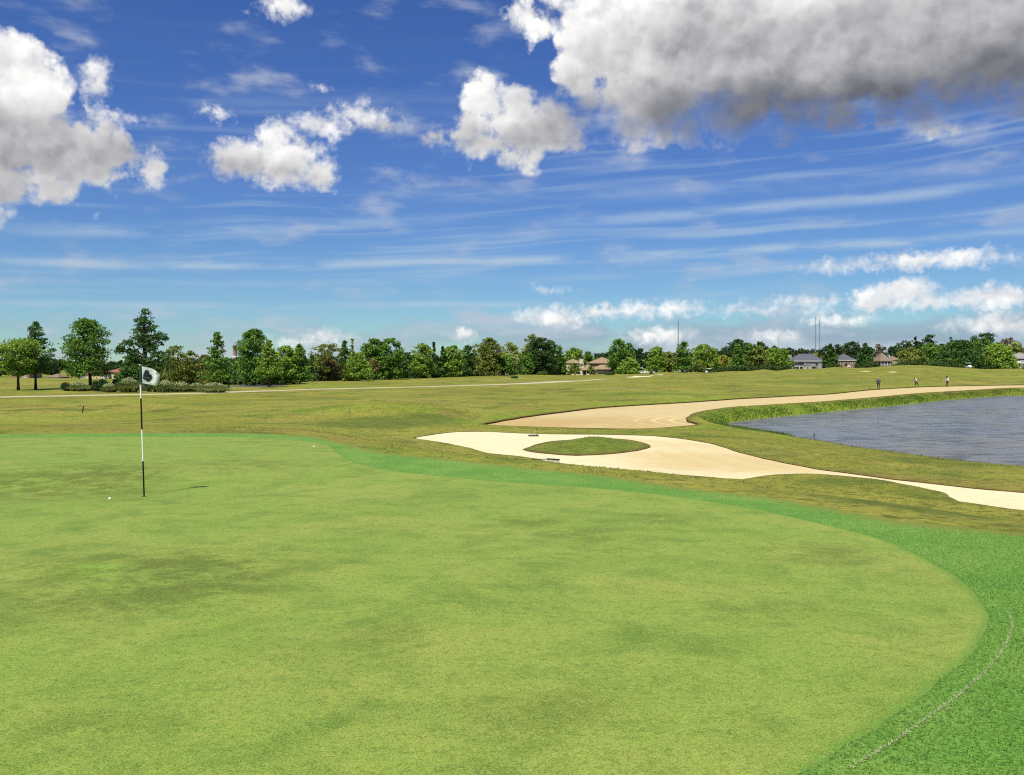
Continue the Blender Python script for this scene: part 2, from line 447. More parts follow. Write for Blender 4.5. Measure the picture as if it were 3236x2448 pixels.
M = {}
M['green'] = grass_material('putting_turf', ((0.185, 0.268, 0.040), (0.105, 0.178, 0.024), (0.235, 0.280, 0.052), (0.170, 0.330, 0.025)), 'green')
M['collar'] = grass_material('collar_turf', ((0.096, 0.230, 0.027), (0.048, 0.132, 0.016), (0.150, 0.272, 0.042), (0.24, 0.38, 0.08)), 'collar')
M['rough'] = grass_material('rough_turf', ((0.205, 0.208, 0.027), (0.088, 0.120, 0.018), (0.265, 0.250, 0.045), (0.20, 0.31, 0.018)), 'rough')
M['sand'] = sand_material('bunker_sand', (0.60, 0.535, 0.325), (0.49, 0.385, 0.185), 0.5)
M['sand_tan'] = sand_material('waste_sand', (0.47, 0.375, 0.185), (0.40, 0.285, 0.115), 0.3)
M['soil'] = plain('lip_soil', (0.10, 0.055, 0.022), 0.95, 0.5, 2.5, spec=0.05)
M['path'] = plain('path_concrete', (0.42, 0.375, 0.25), 0.85, 0.12, 0.4, spec=0.2)

def water_material():
    m, N, b, _ = material('pond_water')
    p = N.new('ShaderNodeNewGeometry').outputs['Position']
    s = N.v('MULTIPLY', p, (0.5, 1.0, 1.0))
    n1 = N.noise(s, 1.1, 4.0, 0.62, 0.5); n2 = N.noise(s, 4.5, 3.0, 0.6)
    big = N.noise(p, 0.09, 3.0, 0.5)
    c = N.mix(N.ramp(big, 0.35, 0.65), (0.145, 0.150, 0.180), (0.172, 0.158, 0.150))
    c = N.mix(N.ramp(n1, 0.47, 0.60, 0.0, 0.75), c, (0.034, 0.038, 0.050))  # light and dark of the ripples painted into the water colour
    N.put(b, 'Base Color', c)
    N.put(b, 'Roughness', 0.16); N.put(b, 'IOR', 1.33); N.put(b, 'Specular IOR Level', 0.5)
    bump(N, b, N.m('ADD', n1, N.m('MULTIPLY', n2, 0.25)), 1.0, 0.7)
    return m
M['water'] = water_material()

# ------------------------------------------------------------------ terrain: heights
def smooth01(t):
    t = np.clip(t, 0.0, 1.0)
    return t * t * (3 - 2 * t)

def vnoise(x, y, seed):
    """smooth value noise in [-1,1]"""
    xi, yi = np.floor(x).astype(np.int64), np.floor(y).astype(np.int64)
    fx, fy = smooth01(x - xi), smooth01(y - yi)
    def h(a, b):
        n = (a * 374761393 + b * 668265263 + seed * 1274126177) & 0xffffffff
        n = ((n ^ (n >> 13)) * 1274126177) & 0xffffffff
        return ((n ^ (n >> 16)) & 0xffff) / 32767.5 - 1.0
    a = h(xi, yi) * (1 - fx) + h(xi + 1, yi) * fx
    b = h(xi, yi + 1) * (1 - fx) + h(xi + 1, yi + 1) * fx
    return a * (1 - fy) + b * fy

def z_plateau(x, y):
    yy = np.maximum(y, 0.0)
    z = -0.50 * (1 - np.exp(-yy / 9.0)) - 0.0085 * yy
    z = z + 0.035 * vnoise(x / 6.0 + 3.1, y / 6.0, 5) * smooth01((yy - 3.0) / 6.0)
    z = z + 0.10 * np.exp(-((x + 9.5) / 4.0) ** 2 - ((y - 19.0) / 3.0) ** 2)
    z = z - 0.10 * np.exp(-((x + 9.0) / 5.0) ** 2 - ((y - 15.6) / 1.6) ** 2)
    return z

CREST = np.array([  # picture column, row of the crest, its depth
    (-1200, 1199, 230), (0, 1199, 230), (200, 1198, 230), (420, 1204, 215), (600, 1214, 180), (700, 1222, 165), (900, 1220, 168), (985, 1206, 200), (1200, 1201, 225),
    (1350, 1196, 245), (1500, 1190, 260), (1650, 1184, 285), (1730, 1184, 300), (1830, 1187, 310), (1900, 1183, 315), (2000, 1182, 325),
    (2040, 1183, 330), (2085, 1176, 330), (2170, 1178, 340), (2195, 1175, 340), (2235, 1179, 345), (2300, 1173, 350), (2370, 1172, 350), (2415, 1166, 350),
    (2455, 1172, 350), (2500, 1165, 350), (2560, 1165, 350), (2600, 1163, 350), (2640, 1159, 345), (2700, 1162, 345), (2750, 1161, 340),
    (2800, 1156, 310), (2860, 1153, 300), (2920, 1154, 295), (2960, 1157, 300), (3010, 1160, 305), (3070, 1163, 312), (3110, 1166, 315), (3150, 1165, 318), (3300, 1165, 320), (4600, 1168, 320)], dtype=float)

PATH_C = None                   # centre line of the cart path, once laid out
def z_low(x, y):
    yy = np.maximum(y, 5.0)
    px = CX + F * x / yy
    yc = np.interp(px, CREST[:, 0], CREST[:, 2])
    row = np.interp(px, CREST[:, 0], CREST[:, 1])
    zc = EYE - (row - HY) / F * yc
    z0 = np.interp(yy, [0, 25, 50, 100, 130], [-1.75, -1.95, -2.15, -2.15, -2.1])
    t = (yy - 110.0) / np.maximum(yc - 110.0, 10.0)
    z = z0 + (zc - z0) * smooth01(t) ** 1.0
    zb = np.minimum(zc - 0.8, -2.2)
    z = np.where(yy > yc, zc + (zb - zc) * smooth01((yy - yc) / 90.0), z)
    fade = smooth01((yy - 35) / 40.0) * (1 - 0.8 * smooth01((yy - 0.75 * yc) / (0.2 * yc)))
    calm = 1.0
    if PATH_C is not None:
        P = np.stack([np.ravel(x), np.ravel(y)], 1).astype(float)
        calm = smooth01(dist_poly(P, PATH_C, closed=False, cap=40.0) / 32.0).reshape(np.shape(x)) * 0.9 + 0.1
    fade = fade * calm
    z = z + fade * (0.22 * vnoise(x / 17.0, y / 13.0, 11) + 0.10 * vnoise(x / 6.5, y / 6.0, 12))
    # low rolls across the far fairway
    far = smooth01((yy - 120) / 60.0) * (1 - smooth01((yy - 0.8 * yc) / (0.15 * yc))) * calm
    z = z + far * 0.42 * vnoise(x / 38.0, y / 15.0, 21)
    # mound to the left of the waste bunker
    z = z + 0.95 * np.exp(-((x + 10.0) / 8.0) ** 2 - ((y - 66.0) / 6.0) ** 2)
    return z

def hit(px, py, zf, guess=40.0):
    d = ray_dir(px, py)
    sl, sx = d.z / d.y, d.x / d.y
    Y = guess
    for _ in range(80):
        z = float(zf(np.float64(sx * Y), np.float64(Y)))
        Yn = (z - EYE) / sl if sl < -1e-6 else 3000.0
        Y = 0.6 * Y + 0.4 * min(max(Yn, 0.5), 3000.0)
    return (sx * Y, Y)

def march(px, py, zf, y0=20.0, y1=500.0):
    d = ray_dir(px, py)
    Y = np.arange(y0, y1, 0.25)
    X = d.x / d.y * Y
    below = EYE + d.z / d.y * Y < zf(X, Y)
    i = int(np.argmax(below)) if below.any() else len(Y) - 1
    return (float(X[i]), float(Y[i]))

def spline(pts, step, closed=True):
    """Catmull-Rom through pts, resampled at about step metres"""
    P = np.array(pts, dtype=float)
    n = len(P); out = []
    rng = range(n if closed else n - 1)
    for i in rng:
        if closed:
            p0, p1, p2, p3 = P[(i - 1) % n], P[i], P[(i + 1) % n], P[(i + 2) % n]
        else:
            p0, p1, p2, p3 = P[max(i - 1, 0)], P[i], P[i + 1], P[min(i + 2, n - 1)]
        st = step(p1) if callable(step) else step
        k = max(1, int(np.linalg.norm(p2 - p1) / st))
        # centripetal-like: damp tangents on uneven spacing
        L = np.linalg.norm(p2 - p1)
        m1 = (p2 - p0); m2 = (p3 - p1)
        m1 = m1 / max(np.linalg.norm(m1), 1e-6) * L * 0.8; m2 = m2 / max(np.linalg.norm(m2), 1e-6) * L * 0.8
        for j in range(k):
            t = j / k
            h = 2*t**3 - 3*t**2 + 1, t**3 - 2*t**2 + t, -2*t**3 + 3*t**2, t**3 - t**2
            out.append(h[0] * p1 + h[1] * m1 + h[2] * p2 + h[3] * m2)
    if not closed:
        out.append(P[-1])
    return np.array(out)

def pip(P, poly):
    x, y = P[:, 0], P[:, 1]
    inside = np.zeros(len(P), bool)
    lo, hi = poly.min(0), poly.max(0)
    c = np.nonzero((x >= lo[0]) & (x <= hi[0]) & (y >= lo[1]) & (y <= hi[1]))[0]
    if len(c) == 0: return inside
    xc, yc = x[c], y[c]; r = np.zeros(len(c), bool)
    a = poly; b = np.roll(poly, -1, 0)
    for (x1, y1), (x2, y2) in zip(a, b):
        if y1 == y2: continue
        cond = ((y1 > yc) != (y2 > yc)) & (xc < (x2 - x1) * (yc - y1) / (y2 - y1) + x1)
        r ^= cond
    inside[c] = r
    return inside

def dist_poly(P, poly, closed=True, cap=60.0):
    """distance to the outline, capped"""
    out = np.full(len(P), cap)
    lo, hi = poly.min(0) - cap, poly.max(0) + cap
    c = np.nonzero((P[:, 0] >= lo[0]) & (P[:, 0] <= hi[0]) & (P[:, 1] >= lo[1]) & (P[:, 1] <= hi[1]))[0]
    if len(c) == 0: return out
    Q = P[c]; best = np.full(len(c), cap * cap)
    a = poly; b = np.roll(poly, -1, 0)
    if not closed: a, b = a[:-1], b[:-1]
    for p, q_ in zip(a, b):
        e = q_ - p; l2 = max(float(e @ e), 1e-12)
        t = np.clip(((Q - p) @ e) / l2, 0, 1)
        dd = Q - (p + t[:, None] * e)
        best = np.minimum(best, (dd * dd).sum(1))
    out[c] = np.sqrt(best)
    return out

def jitter(loop, amp, seed):
    n = len(loop); t = np.arange(n)
    nrm = np.roll(loop, -1, 0) - np.roll(loop, 1, 0)
    nrm = np.stack([nrm[:, 1], -nrm[:, 0]], 1); nrm /= np.maximum(np.linalg.norm(nrm, axis=1), 1e-6)[:, None]
    r = np.random.default_rng(seed).normal(size=n)
    r = (r + np.roll(r, 1) + 0.5 * np.roll(r, -1)) / 2
    return loop + nrm * (r * amp)[:, None]

# ------------------------------------------------------------------ terrain: outlines
Z_W = -3.0
def z_b1(x, y):
    return -2.12 - 0.0 * x + 0.16 * smooth01((x - 4.0) / 10.0) * smooth01((40.0 - y) / 20.0)
def z_b2(x, y):
    return -2.32 + 0.27 * smooth01((y - 50.0) / 95.0)
def z_water(x, y):
    return Z_W + 0.0 * y

near_step = lambda p: 0.02 * (abs(p[1]) + 8.0)
g_px = [(0, 1383), (250, 1380), (500, 1379), (800, 1380), (960, 1388), (1030, 1400), (1075, 1432), (1120, 1458), (1200, 1481), (1380, 1502), (1548, 1518), (1846, 1538), (2050, 1556), (2200, 1576),
        (2360, 1602), (2528, 1637), (2762, 1696), (2900, 1752), (3010, 1815), (3085, 1880), (3122, 1945), (3105, 2010), (3040, 2090), (2930, 2185), (2780, 2290), (2640, 2375), (2520, 2448)]
green_loop = [hit(*p, z_plateau, 15.0) for p in g_px] + [(-0.3, 2.6), (-3.0, 1.3), (-8.0, 0.2), (-15.0, 0.6), (-22.0, 4.0), (-27.0, 11.0), (-27.5, 19.0), (-24.0, 26.0)]
GREEN = jitter(spline(green_loop, lambda p: 0.008 * (abs(p[1]) + 8.0)), 0.012, 2)
c_px = [(0, 1371), (250, 1368), (500, 1367), (800, 1367), (980, 1371), (1080, 1389), (1150, 1412), (1220, 1428), (1449, 1450), (1697, 1478), (1946, 1503), (2200, 1542), (2350, 1557), (2481, 1573), (2600, 1596), (2715, 1620),
        (2850, 1644), (2996, 1660), (3236, 1684)]
collar_loop = [hit(*p, z_plateau, 15.0) for p in c_px] + [(8.2, 8.8), (8.4, 5.5), (6.5, 2.0), (3.0, -1.2), (-3.0, -3.0), (-10.0, -4.0), (-18.0, -3.0), (-26.0, 2.0), (-30.5, 11.0), (-31.0, 21.0), (-25.5, 29.0)]
COLLAR = spline(collar_loop, near_step)

b1_px = [(1307, 1386), (1374, 1373), (1449, 1365), (1548, 1364), (1640, 1369), (1747, 1372), (1946, 1374), (2070, 1378), (2170, 1389), (2244, 1401), (2340, 1431), (2411, 1450), (2481, 1464),
         (2575, 1482), (2668, 1494), (2785, 1511), (2903, 1525), (3043, 1541), (3236, 1558)]
b1_px2 = [(3236, 1616), (3113, 1600), (3025, 1587), (3012, 1578), (2985, 1561), (2879, 1536), (2762, 1516), (2668, 1505), (2575, 1499), (2458, 1501), (2387, 1509), (2345, 1516),
          (2244, 1509), (2145, 1501), (1946, 1484), (1790, 1474), (1740, 1462), (1677, 1449), (1628, 1442), (1548, 1434), (1498, 1422), (1424, 1404), (1349, 1392)]
b1 = [hit(*p, z_b1) for p in b1_px]
e1 = hit(3236, 1558, z_b1); e2 = hit(3236, 1616, z_b1)
b1 += [(e1[0] + 4, e1[1] - 2.2), (e1[0] + 7, e1[1] - 5.5), (e2[0] + 4.5, e2[1] - 3.5), (e2[0] + 2.2, e2[1] - 1.6)]
b1 += [hit(*p, z_b1) for p in b1_px2]
B1 = jitter(spline(b1, lambda p: 0.014 * p[1]), 0.05, 3)
isl_px = [(1655, 1421), (1697, 1405), (1747, 1395), (1822, 1390), (1946, 1387), (1996, 1392), (2040, 1403), (2056, 1414), (1996, 1427), (1921, 1435), (1822, 1440), (1747, 1436), (1687, 1430)]
ISL = jitter(spline([hit(*p, z_b1) for p in isl_px], 0.5), 0.05, 4)
b2_px = [(1529, 1345), (1598, 1330), (1672, 1318), (1772, 1305), (1896, 1290), (2045, 1280), (2200, 1271), (2340, 1261), (2528, 1251), (2621, 1246), (2692, 1239), (2762, 1232), (2879, 1225), (2996, 1221), (3236, 1217)]
b2_px2 = [(3236, 1226), (3090, 1233), (2903, 1244), (2762, 1257), (2621, 1269), (2434, 1281), (2317, 1288), (2215, 1303), (2175, 1318), (2167, 1332), (2205, 1345), (2120, 1354), (2020, 1359), (1871, 1357), (1697, 1353), (1573, 1348)]
b2 = [hit(*p, z_b2, 80) for p in b2_px]
f1 = b2[-1]; f2 = hit(3236, 1226, z_b2, 120)
b2 += [(f1[0] + 25, f1[1] + 1), (f1[0] + 45, f1[1] - 6), (f2[0] + 25, f2[1] - 4)]
b2 += [hit(*p, z_b2, 80) for p in b2_px2]
B2 = jitter(spline(b2, lambda p: 0.012 * p[1]), 0.06, 5)
w_px = [(2290, 1342), (2312, 1334), (2345, 1329), (2411, 1321), (2528, 1310), (2668, 1296), (2809, 1283), (2949, 1268), (3090, 1256), (3236, 1249)]
w_px2 = [(3236, 1483), (2996, 1456), (2856, 1437), (2715, 1418), (2598, 1398), (2490, 1380), (2397, 1367), (2338, 1358), (2302, 1350)]
w = [hit(*p, z_water, 80) for p in w_px] + [(105, 132), (125, 100), (110, 60), (70, 35), (38, 29)] + [hit(*p, z_water, 80) for p in w_px2]
POND = jitter(spline(w, lambda p: 0.012 * p[1]), 0.10, 6)
z_w2 = lambda x, y: -2.62 + 0.0 * y
w2_px = [(722, 1219.5), (760, 1216), (800, 1214.5), (850, 1213.5), (895, 1213.5), (905, 1217), (870, 1220.5), (800, 1222), (745, 1222.5)]
POND2 = spline([hit(*p, z_w2, 160) for p in w2_px], 1.0)
# cart path: centre line on the lower terrain
def path_loop(px_list, half):
    global PATH_C
    c = np.array([march(px, py, z_low, 60.0, 420.0) for px, py in px_list])
    PATH_C = spline(c, 6.0, closed=False)
    c = np.array([march(px, py, z_low, 60.0, 420.0) for px, py in px_list])
    c = spline(c, 2.5, closed=False)
    t = np.gradient(c, axis=0); t /= np.linalg.norm(t, axis=1)[:, None]
    nrm = np.stack([-t[:, 1], t[:, 0]], 1)
    return np.concatenate([c + nrm * half, (c - nrm * half)[::-1]])
PATH = path_loop([(-500, 1262), (-200, 1257), (0, 1254), (320, 1248), (640, 1242), (860, 1234), (1100, 1227), (1425, 1219), (1640, 1212), (1800, 1204), (1905, 1198)], 1.8)
def small_sand(px_list):
    return spline([march(px, py, z_low, 60.0, 420.0) for px, py in px_list], 1.0)
SAND3 = small_sand([(1978, 1191.5), (2010, 1189.5), (2045, 1188), (2060, 1188.5), (2035, 1191), (2000, 1192.5)])
SAND4 = small_sand([(2715, 1173.5), (2735, 1172.3), (2752, 1172.6), (2738, 1174)])
SAND5 = small_sand([(2805, 1175), (2820, 1174), (2836, 1175.4), (2822, 1176.6)])
HOLE_C = hit(455.5, 1568, z_plateau, 14)
HOLE = np.array([(HOLE_C[0] + 0.054 * math.cos(a), HOLE_C[1] + 0.054 * math.sin(a)) for a in np.linspace(0, 2 * math.pi, 20, endpoint=False)])
PX = 0.5
LOOPS = [GREEN, COLLAR, B1, ISL, B2, POND, POND2, PATH, SAND3, SAND4, SAND5, HOLE]

def ground_z(x, y):
    P = np.stack([np.ravel(x), np.ravel(y)], 1).astype(float)
    X, Y = P[:, 0], P[:, 1]
    zl = z_low(X, Y); zp = z_plateau(X, Y)
    out = ~pip(P, COLLAR)
    dc = np.where(out, dist_poly(P, COLLAR, cap=40.0), 0.0)
    L = np.interp(CX + F * X / np.maximum(Y, 4.0), [0, 900, 1500, 2300], [32, 30, 15.5, 11.5])
    t = smooth01(dc / L)
    z = zp + (zl - zp) * t
    d1 = dist_poly(P, B1, cap=14.0); i1 = pip(P, B1)
    k = np.where(i1, 1.0, np.exp(-(d1 / 5.2) ** 2))
    z = z + (z_b1(X, Y) + 0.03 - z) * k
    di = dist_poly(P, ISL, cap=8.0); ii = pip(P, ISL)
    z = z + np.where(ii, 0.40 * smooth01(di / 3.0), 0.0)
    d2 = dist_poly(P, B2, cap=20.0); i2 = pip(P, B2)
    k = np.where(i2, 1.0, np.exp(-(d2 / 4.0) ** 2))
    z = z + (z_b2(X, Y) + 0.10 - z) * k
    dw = dist_poly(P, POND, cap=30.0); iw = pip(P, POND)
    far_side = smooth01((Y - 62.0) / 8.0)
    bank = Z_W + (0.10 + 0.30 * far_side) * (1 - np.exp(-dw / 0.5)) + (0.055 - 0.035 * far_side) * dw
    k = np.where(iw, 1.0, np.exp(-(dw / (10.0 - 3.0 * far_side)) ** 2) * np.where(i2 | i1, 0.0, np.minimum(d2 / np.maximum(d2 + dw, 1e-6), d1 / np.maximum(d1 + dw, 1e-6))))
    z = z + (np.where(iw, Z_W, bank) - z) * k
    dw2 = dist_poly(P, POND2, cap=12.0); i3 = pip(P, POND2)
    k = np.where(i3, 1.0, np.exp(-(dw2 / 3.0) ** 2))
    z = z + (-2.62 + 0.04 * np.minimum(dw2, 4.0) * (~i3) - z) * k
    return z.reshape(np.shape(x))

def gz(x, y):
    return float(ground_z(np.array([x]), np.array([y]))[0])

# ------------------------------------------------------------------ terrain: one conforming triangulation
def build_terrain():
    org = np.array((0.0, -12.0))
    ang = np.radians(np.linspace(-46, 46, 310))
    R = np.geomspace(10.5, 1000.0, 265)
    A, RR = np.meshgrid(ang, R)
    jit = RNG.uniform(-0.25, 0.25, A.shape)
    A2 = A + jit * (ang[1] - ang[0])
    pts = np.stack([org[0] + RR * np.sin(A2), org[1] + RR * np.cos(A2)], -1).reshape(-1, 2)
    ring = []
    for r in (3, 8, 20, 50, 120, 300, 700):
        for a in np.radians(np.arange(52, 310, 8 if r > 5 else 30)):
            ring.append((org[0] + r * math.sin(a), org[1] + r * math.cos(a)))
    for r in (1600, 3500, 7000):
        for a in np.radians(np.arange(0, 360, 10)):
            ring.append((r * math.sin(a), r * math.cos(a)))
    pts = np.concatenate([pts, np.array(ring)])
    # clear a thin band round every outline, so triangles stay well shaped
    for lp in LOOPS[:-1]:
        dd = dist_poly(pts, lp, cap=3.0)
        lim = 0.0035 * (np.abs(pts[:, 1]) + 8.0)
        pts = pts[dd > lim]
    # inside fill for narrow sheets
    edges = []; allp = [pts]; n = len(pts)
    for lp in LOOPS:
        m = len(lp)
        edges += [(n + i, n + (i + 1) % m) for i in range(m)]
        allp.append(lp); n += m
    P = np.concatenate(allp)
    r = delaunay_2d_cdt([Vector(p) for p in P], edges, [], 0, 1e-7, False)
    V = np.array([(v.x, v.y) for v in r[0]])
    T = np.array([f for f in r[2] if len(f) == 3], dtype=np.int64)
    a, b, c = V[T[:, 0]], V[T[:, 1]], V[T[:, 2]]
    area = (b[:, 0] - a[:, 0]) * (c[:, 1] - a[:, 1]) - (b[:, 1] - a[:, 1]) * (c[:, 0] - a[:, 0])
    T[area < 0] = T[area < 0][:, ::-1]
    T = T[np.abs(area) > 1e-9]
    cen = (V[T[:, 0]] + V[T[:, 1]] + V[T[:, 2]]) / 3
    lab = np.zeros(len(T), int)               # 0 ground
    for code, poly in ((2, COLLAR), (1, GREEN), (9, HOLE), (3, B1), (4, ISL), (5, B2), (6, POND), (7, POND2), (8, PATH), (10, SAND3), (11, SAND4), (12, SAND5)):
        lab[pip(cen, poly)] = code
    return V, T, lab
TV, TT, TLAB = build_terrain()
TZ = ground_z(TV[:, 0], TV[:, 1])

def region(name, codes, mat, zfun=None, smooth=True):
    T = TT[np.isin(TLAB, codes)]
    used, inv = np.unique(T, return_inverse=True)
    V = TV[used]
    z = TZ[used] if zfun is None else zfun(V[:, 0], V[:, 1])
    o = mesh_np(name, np.column_stack([V, z]), inv.reshape(-1, 3), mat, smooth=smooth)
    tag(o, kind='structure')
    return o, V

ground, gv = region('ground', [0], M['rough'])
d2 = dist_poly(gv, B2, cap=12.0); dpo = dist_poly(gv, POND, cap=8.0); d1 = dist_poly(gv, B1, cap=5.0)
lush = 0.95 * np.exp(-(d2 / 2.6) ** 2) * (gv[:, 1] > 54) * np.clip(dpo / 5.0, 0.15, 1) * (0.55 + 0.45 * vnoise(gv[:, 0] / 9, gv[:, 1] / 9, 31)) + 0.25 * np.exp(-(dpo / 3.0) ** 2) * (gv[:, 1] > 60) \
    + 0.35 * np.exp(-(dpo / 2.0) ** 2) + 0.25 * (vnoise(gv[:, 0] / 11, gv[:, 1] / 7, 33) > 0.45)
add_attr(ground, 'lush', np.clip(lush, 0, 1))
lg_shade = np.zeros(len(gv))
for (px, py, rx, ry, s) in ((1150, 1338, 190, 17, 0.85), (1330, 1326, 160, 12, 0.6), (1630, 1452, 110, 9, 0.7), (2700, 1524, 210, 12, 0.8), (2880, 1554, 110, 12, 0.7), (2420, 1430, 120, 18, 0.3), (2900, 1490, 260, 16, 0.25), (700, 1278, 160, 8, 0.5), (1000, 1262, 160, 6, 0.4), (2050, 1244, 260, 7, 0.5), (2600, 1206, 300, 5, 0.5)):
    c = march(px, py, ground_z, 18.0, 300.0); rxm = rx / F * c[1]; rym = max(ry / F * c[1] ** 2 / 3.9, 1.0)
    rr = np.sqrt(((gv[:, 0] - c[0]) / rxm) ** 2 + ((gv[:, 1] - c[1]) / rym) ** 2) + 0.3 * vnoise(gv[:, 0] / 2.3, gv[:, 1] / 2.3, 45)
    lg_shade = np.maximum(lg_shade, s * smooth01((1.3 - rr) / 0.8))
add_attr(ground, 'long', lg_shade)  # dark green rough: longer grass, and slope shading painted into the colour
add_attr(ground, 'soil', np.clip(0.8 * np.exp(-(d2 / 0.3) ** 2) + 0.35 * np.exp(-(d1 / 0.15) ** 2), 0, 0.8))
tag(ground, 'olive rough and fairway grass rolling away to the tree line')
island, iv = region('grass_island', [4], M['rough'])
add_attr(island, 'lush', 0.25 + 0 * iv[:, 0]); add_attr(island, 'long', 0.65 * smooth01(dist_poly(iv, ISL, cap=3.0) / 0.9)); add_attr(island, 'soil', np.clip(0.8 * np.exp(-(dist_poly(iv, ISL, cap=3.0) / 0.3) ** 2), 0, 1))
tag(island, 'raised oval grass island inside the pale sand bunker')
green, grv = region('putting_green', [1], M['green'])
pa = np.zeros(len(grv)); sh = np.zeros(len(grv))
for (px, py, rx, ry, s) in ((285, 1800, 105, 26, 0.55), (700, 1945, 80, 16, 0.35)):
    c = hit(px, py, z_plateau, 8.0); rxm = rx / F * c[1]; rym = ry / F * c[1] ** 2 / 1.9
    rr = np.sqrt(((grv[:, 0] - c[0]) / rxm) ** 2 + ((grv[:, 1] - c[1]) / rym) ** 2)
    pa = np.maximum(pa, s * smooth01((1.35 - rr) / 0.8))
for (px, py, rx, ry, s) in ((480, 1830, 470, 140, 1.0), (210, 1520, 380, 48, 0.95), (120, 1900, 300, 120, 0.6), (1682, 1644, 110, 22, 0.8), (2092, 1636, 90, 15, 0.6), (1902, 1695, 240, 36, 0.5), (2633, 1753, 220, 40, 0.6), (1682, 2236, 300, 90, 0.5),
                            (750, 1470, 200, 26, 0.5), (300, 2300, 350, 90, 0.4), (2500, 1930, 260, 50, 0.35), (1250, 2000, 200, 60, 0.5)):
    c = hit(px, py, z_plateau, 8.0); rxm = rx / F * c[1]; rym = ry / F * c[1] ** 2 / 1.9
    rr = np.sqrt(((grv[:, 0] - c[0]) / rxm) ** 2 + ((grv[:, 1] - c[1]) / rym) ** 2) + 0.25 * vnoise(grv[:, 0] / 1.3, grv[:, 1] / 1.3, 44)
    sh = np.maximum(sh, s * smooth01((1.3 - rr) / 0.9))  # olive mottled turf, plus slope shading painted in at the back left
add_attr(green, 'edge', dist_poly(grv, GREEN, cap=2.0))
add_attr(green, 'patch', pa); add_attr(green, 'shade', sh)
tag(green, 'smooth pale green putting surface around the flagstick')
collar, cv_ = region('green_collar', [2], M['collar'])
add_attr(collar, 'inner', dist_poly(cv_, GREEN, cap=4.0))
add_attr(collar, 'outer', dist_poly(cv_, COLLAR, cap=4.0))
tag(collar, 'bright emerald strip of longer grass round the putting green')

def sand_z1(x, y):
    P = np.stack([x, y], 1)
    d = np.minimum(dist_poly(P, B1, cap=5.0), dist_poly(P, ISL, cap=5.0))
    return z_b1(x, y) - 0.03 * smooth01(d / 3.0) + 0.02 * vnoise(x / 1.7, y / 1.7, 41) * smooth01(d)
def sand_z2(x, y):
    P = np.stack([x, y], 1)
    d = dist_poly(P, B2, cap=6.0)
    return z_b2(x, y) - 0.04 * smooth01(d / 4.0) + 0.02 * vnoise(x / 2.2, y / 2.2, 42) * smooth01(d)
bunker, bv = region('sand_bunker', [3], M['sand'], sand_z1)
tag(bunker, 'cream white sand bunker with a grass island in it')
waste, wv = region('waste_bunker', [5], M['sand_tan'], sand_z2)
tag(waste, 'long tan sand strip curving between fairway and pond')
dc = np.array(hit(2260, 1455, z_b1))
add_attr(bunker, 'damp', np.exp(-((bv[:, 0] - dc[0]) / 4.0) ** 2 - ((bv[:, 1] - dc[1]) / 6.0) ** 2))
add_attr(bunker, 'edge', dist_poly(bv, B1, cap=6.0)); add_attr(bunker, 'rake', 0.28 + 0 * bv[:, 0])
rc = np.array(hit(2120, 1325, z_b2))
add_attr(waste, 'damp', np.exp(-((wv[:, 1] - 58.0) / 9.0) ** 2))
add_attr(waste, 'edge', np.hypot(wv[:, 0] - rc[0] - 7.0, wv[:, 1] - rc[1] + 2.0))
add_attr(waste, 'rake', 0.9 * np.exp(-(((wv[:, 0] - rc[0]) / 3.2) ** 2) - ((wv[:, 1] - rc[1]) / 9.0) ** 2) + 0.05)

def lip(name, loop, zf, parent, extra=0.0):
    n = len(loop)
    top = ground_z(loop[:, 0], loop[:, 1]) + extra
    bot = zf(loop[:, 0], loop[:, 1]) - 0.03
    V = np.concatenate([np.column_stack([loop, top]), np.column_stack([loop, bot])])
    Fc = [(i, (i + 1) % n, n + (i + 1) % n, n + i) for i in range(n)]
    return mesh_np(name, V, Fc, M['soil'], parent)
lip('earth_lip', B1, sand_z1, bunker); lip('earth_lip', ISL, sand_z1, bunker); lip('earth_lip', B2, sand_z2, waste)

pond, _ = region('pond', [6], M['water'], z_water)
tag(pond, 'rippled grey blue pond at the right behind the bunkers')
pond2, _ = region('pond', [7], M['water'], lambda x, y: -2.62 + 0 * x)
tag(pond2, 'small far pond glinting behind the cypress trunks')
path, _ = region('cart_path', [8], M['path'])
tag(path, 'narrow pale concrete cart path crossing the far fairway')
for code, lb in ((10, 'small pale far bunker below the tan roofed house'), (11, 'tiny far sand patch under the conical tree by the brick house'), (12, 'tiny far sand patch below the brown roofed house')):
    o, v_ = region('far_bunker', [code], M['sand'])
    add_attr(o, 'damp', 0 * v_[:, 0]); add_attr(o, 'edge', 0 * v_[:, 0]); add_attr(o, 'rake', 0 * v_[:, 0])
    tag(o, lb)

# ------------------------------------------------------------------ grass that stands up (nobody could count it)
def blade_material(name, a, b_, transl=0.3):
    m, N, b, out = material(name)
    t = N.attr('tint')
    c = N.mix(t, a, b_)
    N.put(b, 'Base Color', c); N.put(b, 'Roughness', 0.6); N.put(b, 'Specular IOR Level', 0.2)
    tr = N.new('ShaderNodeBsdfTranslucent'); N.put(tr, 'Color', c)
    ms = N.new('ShaderNodeMixShader'); N.put(ms, 0, transl)
    N.t.links.new(b.outputs[0], ms.inputs[1]); N.t.links.new(tr.outputs[0], ms.inputs[2]); N.t.links.new(ms.outputs[0], out.inputs[0])
    return m

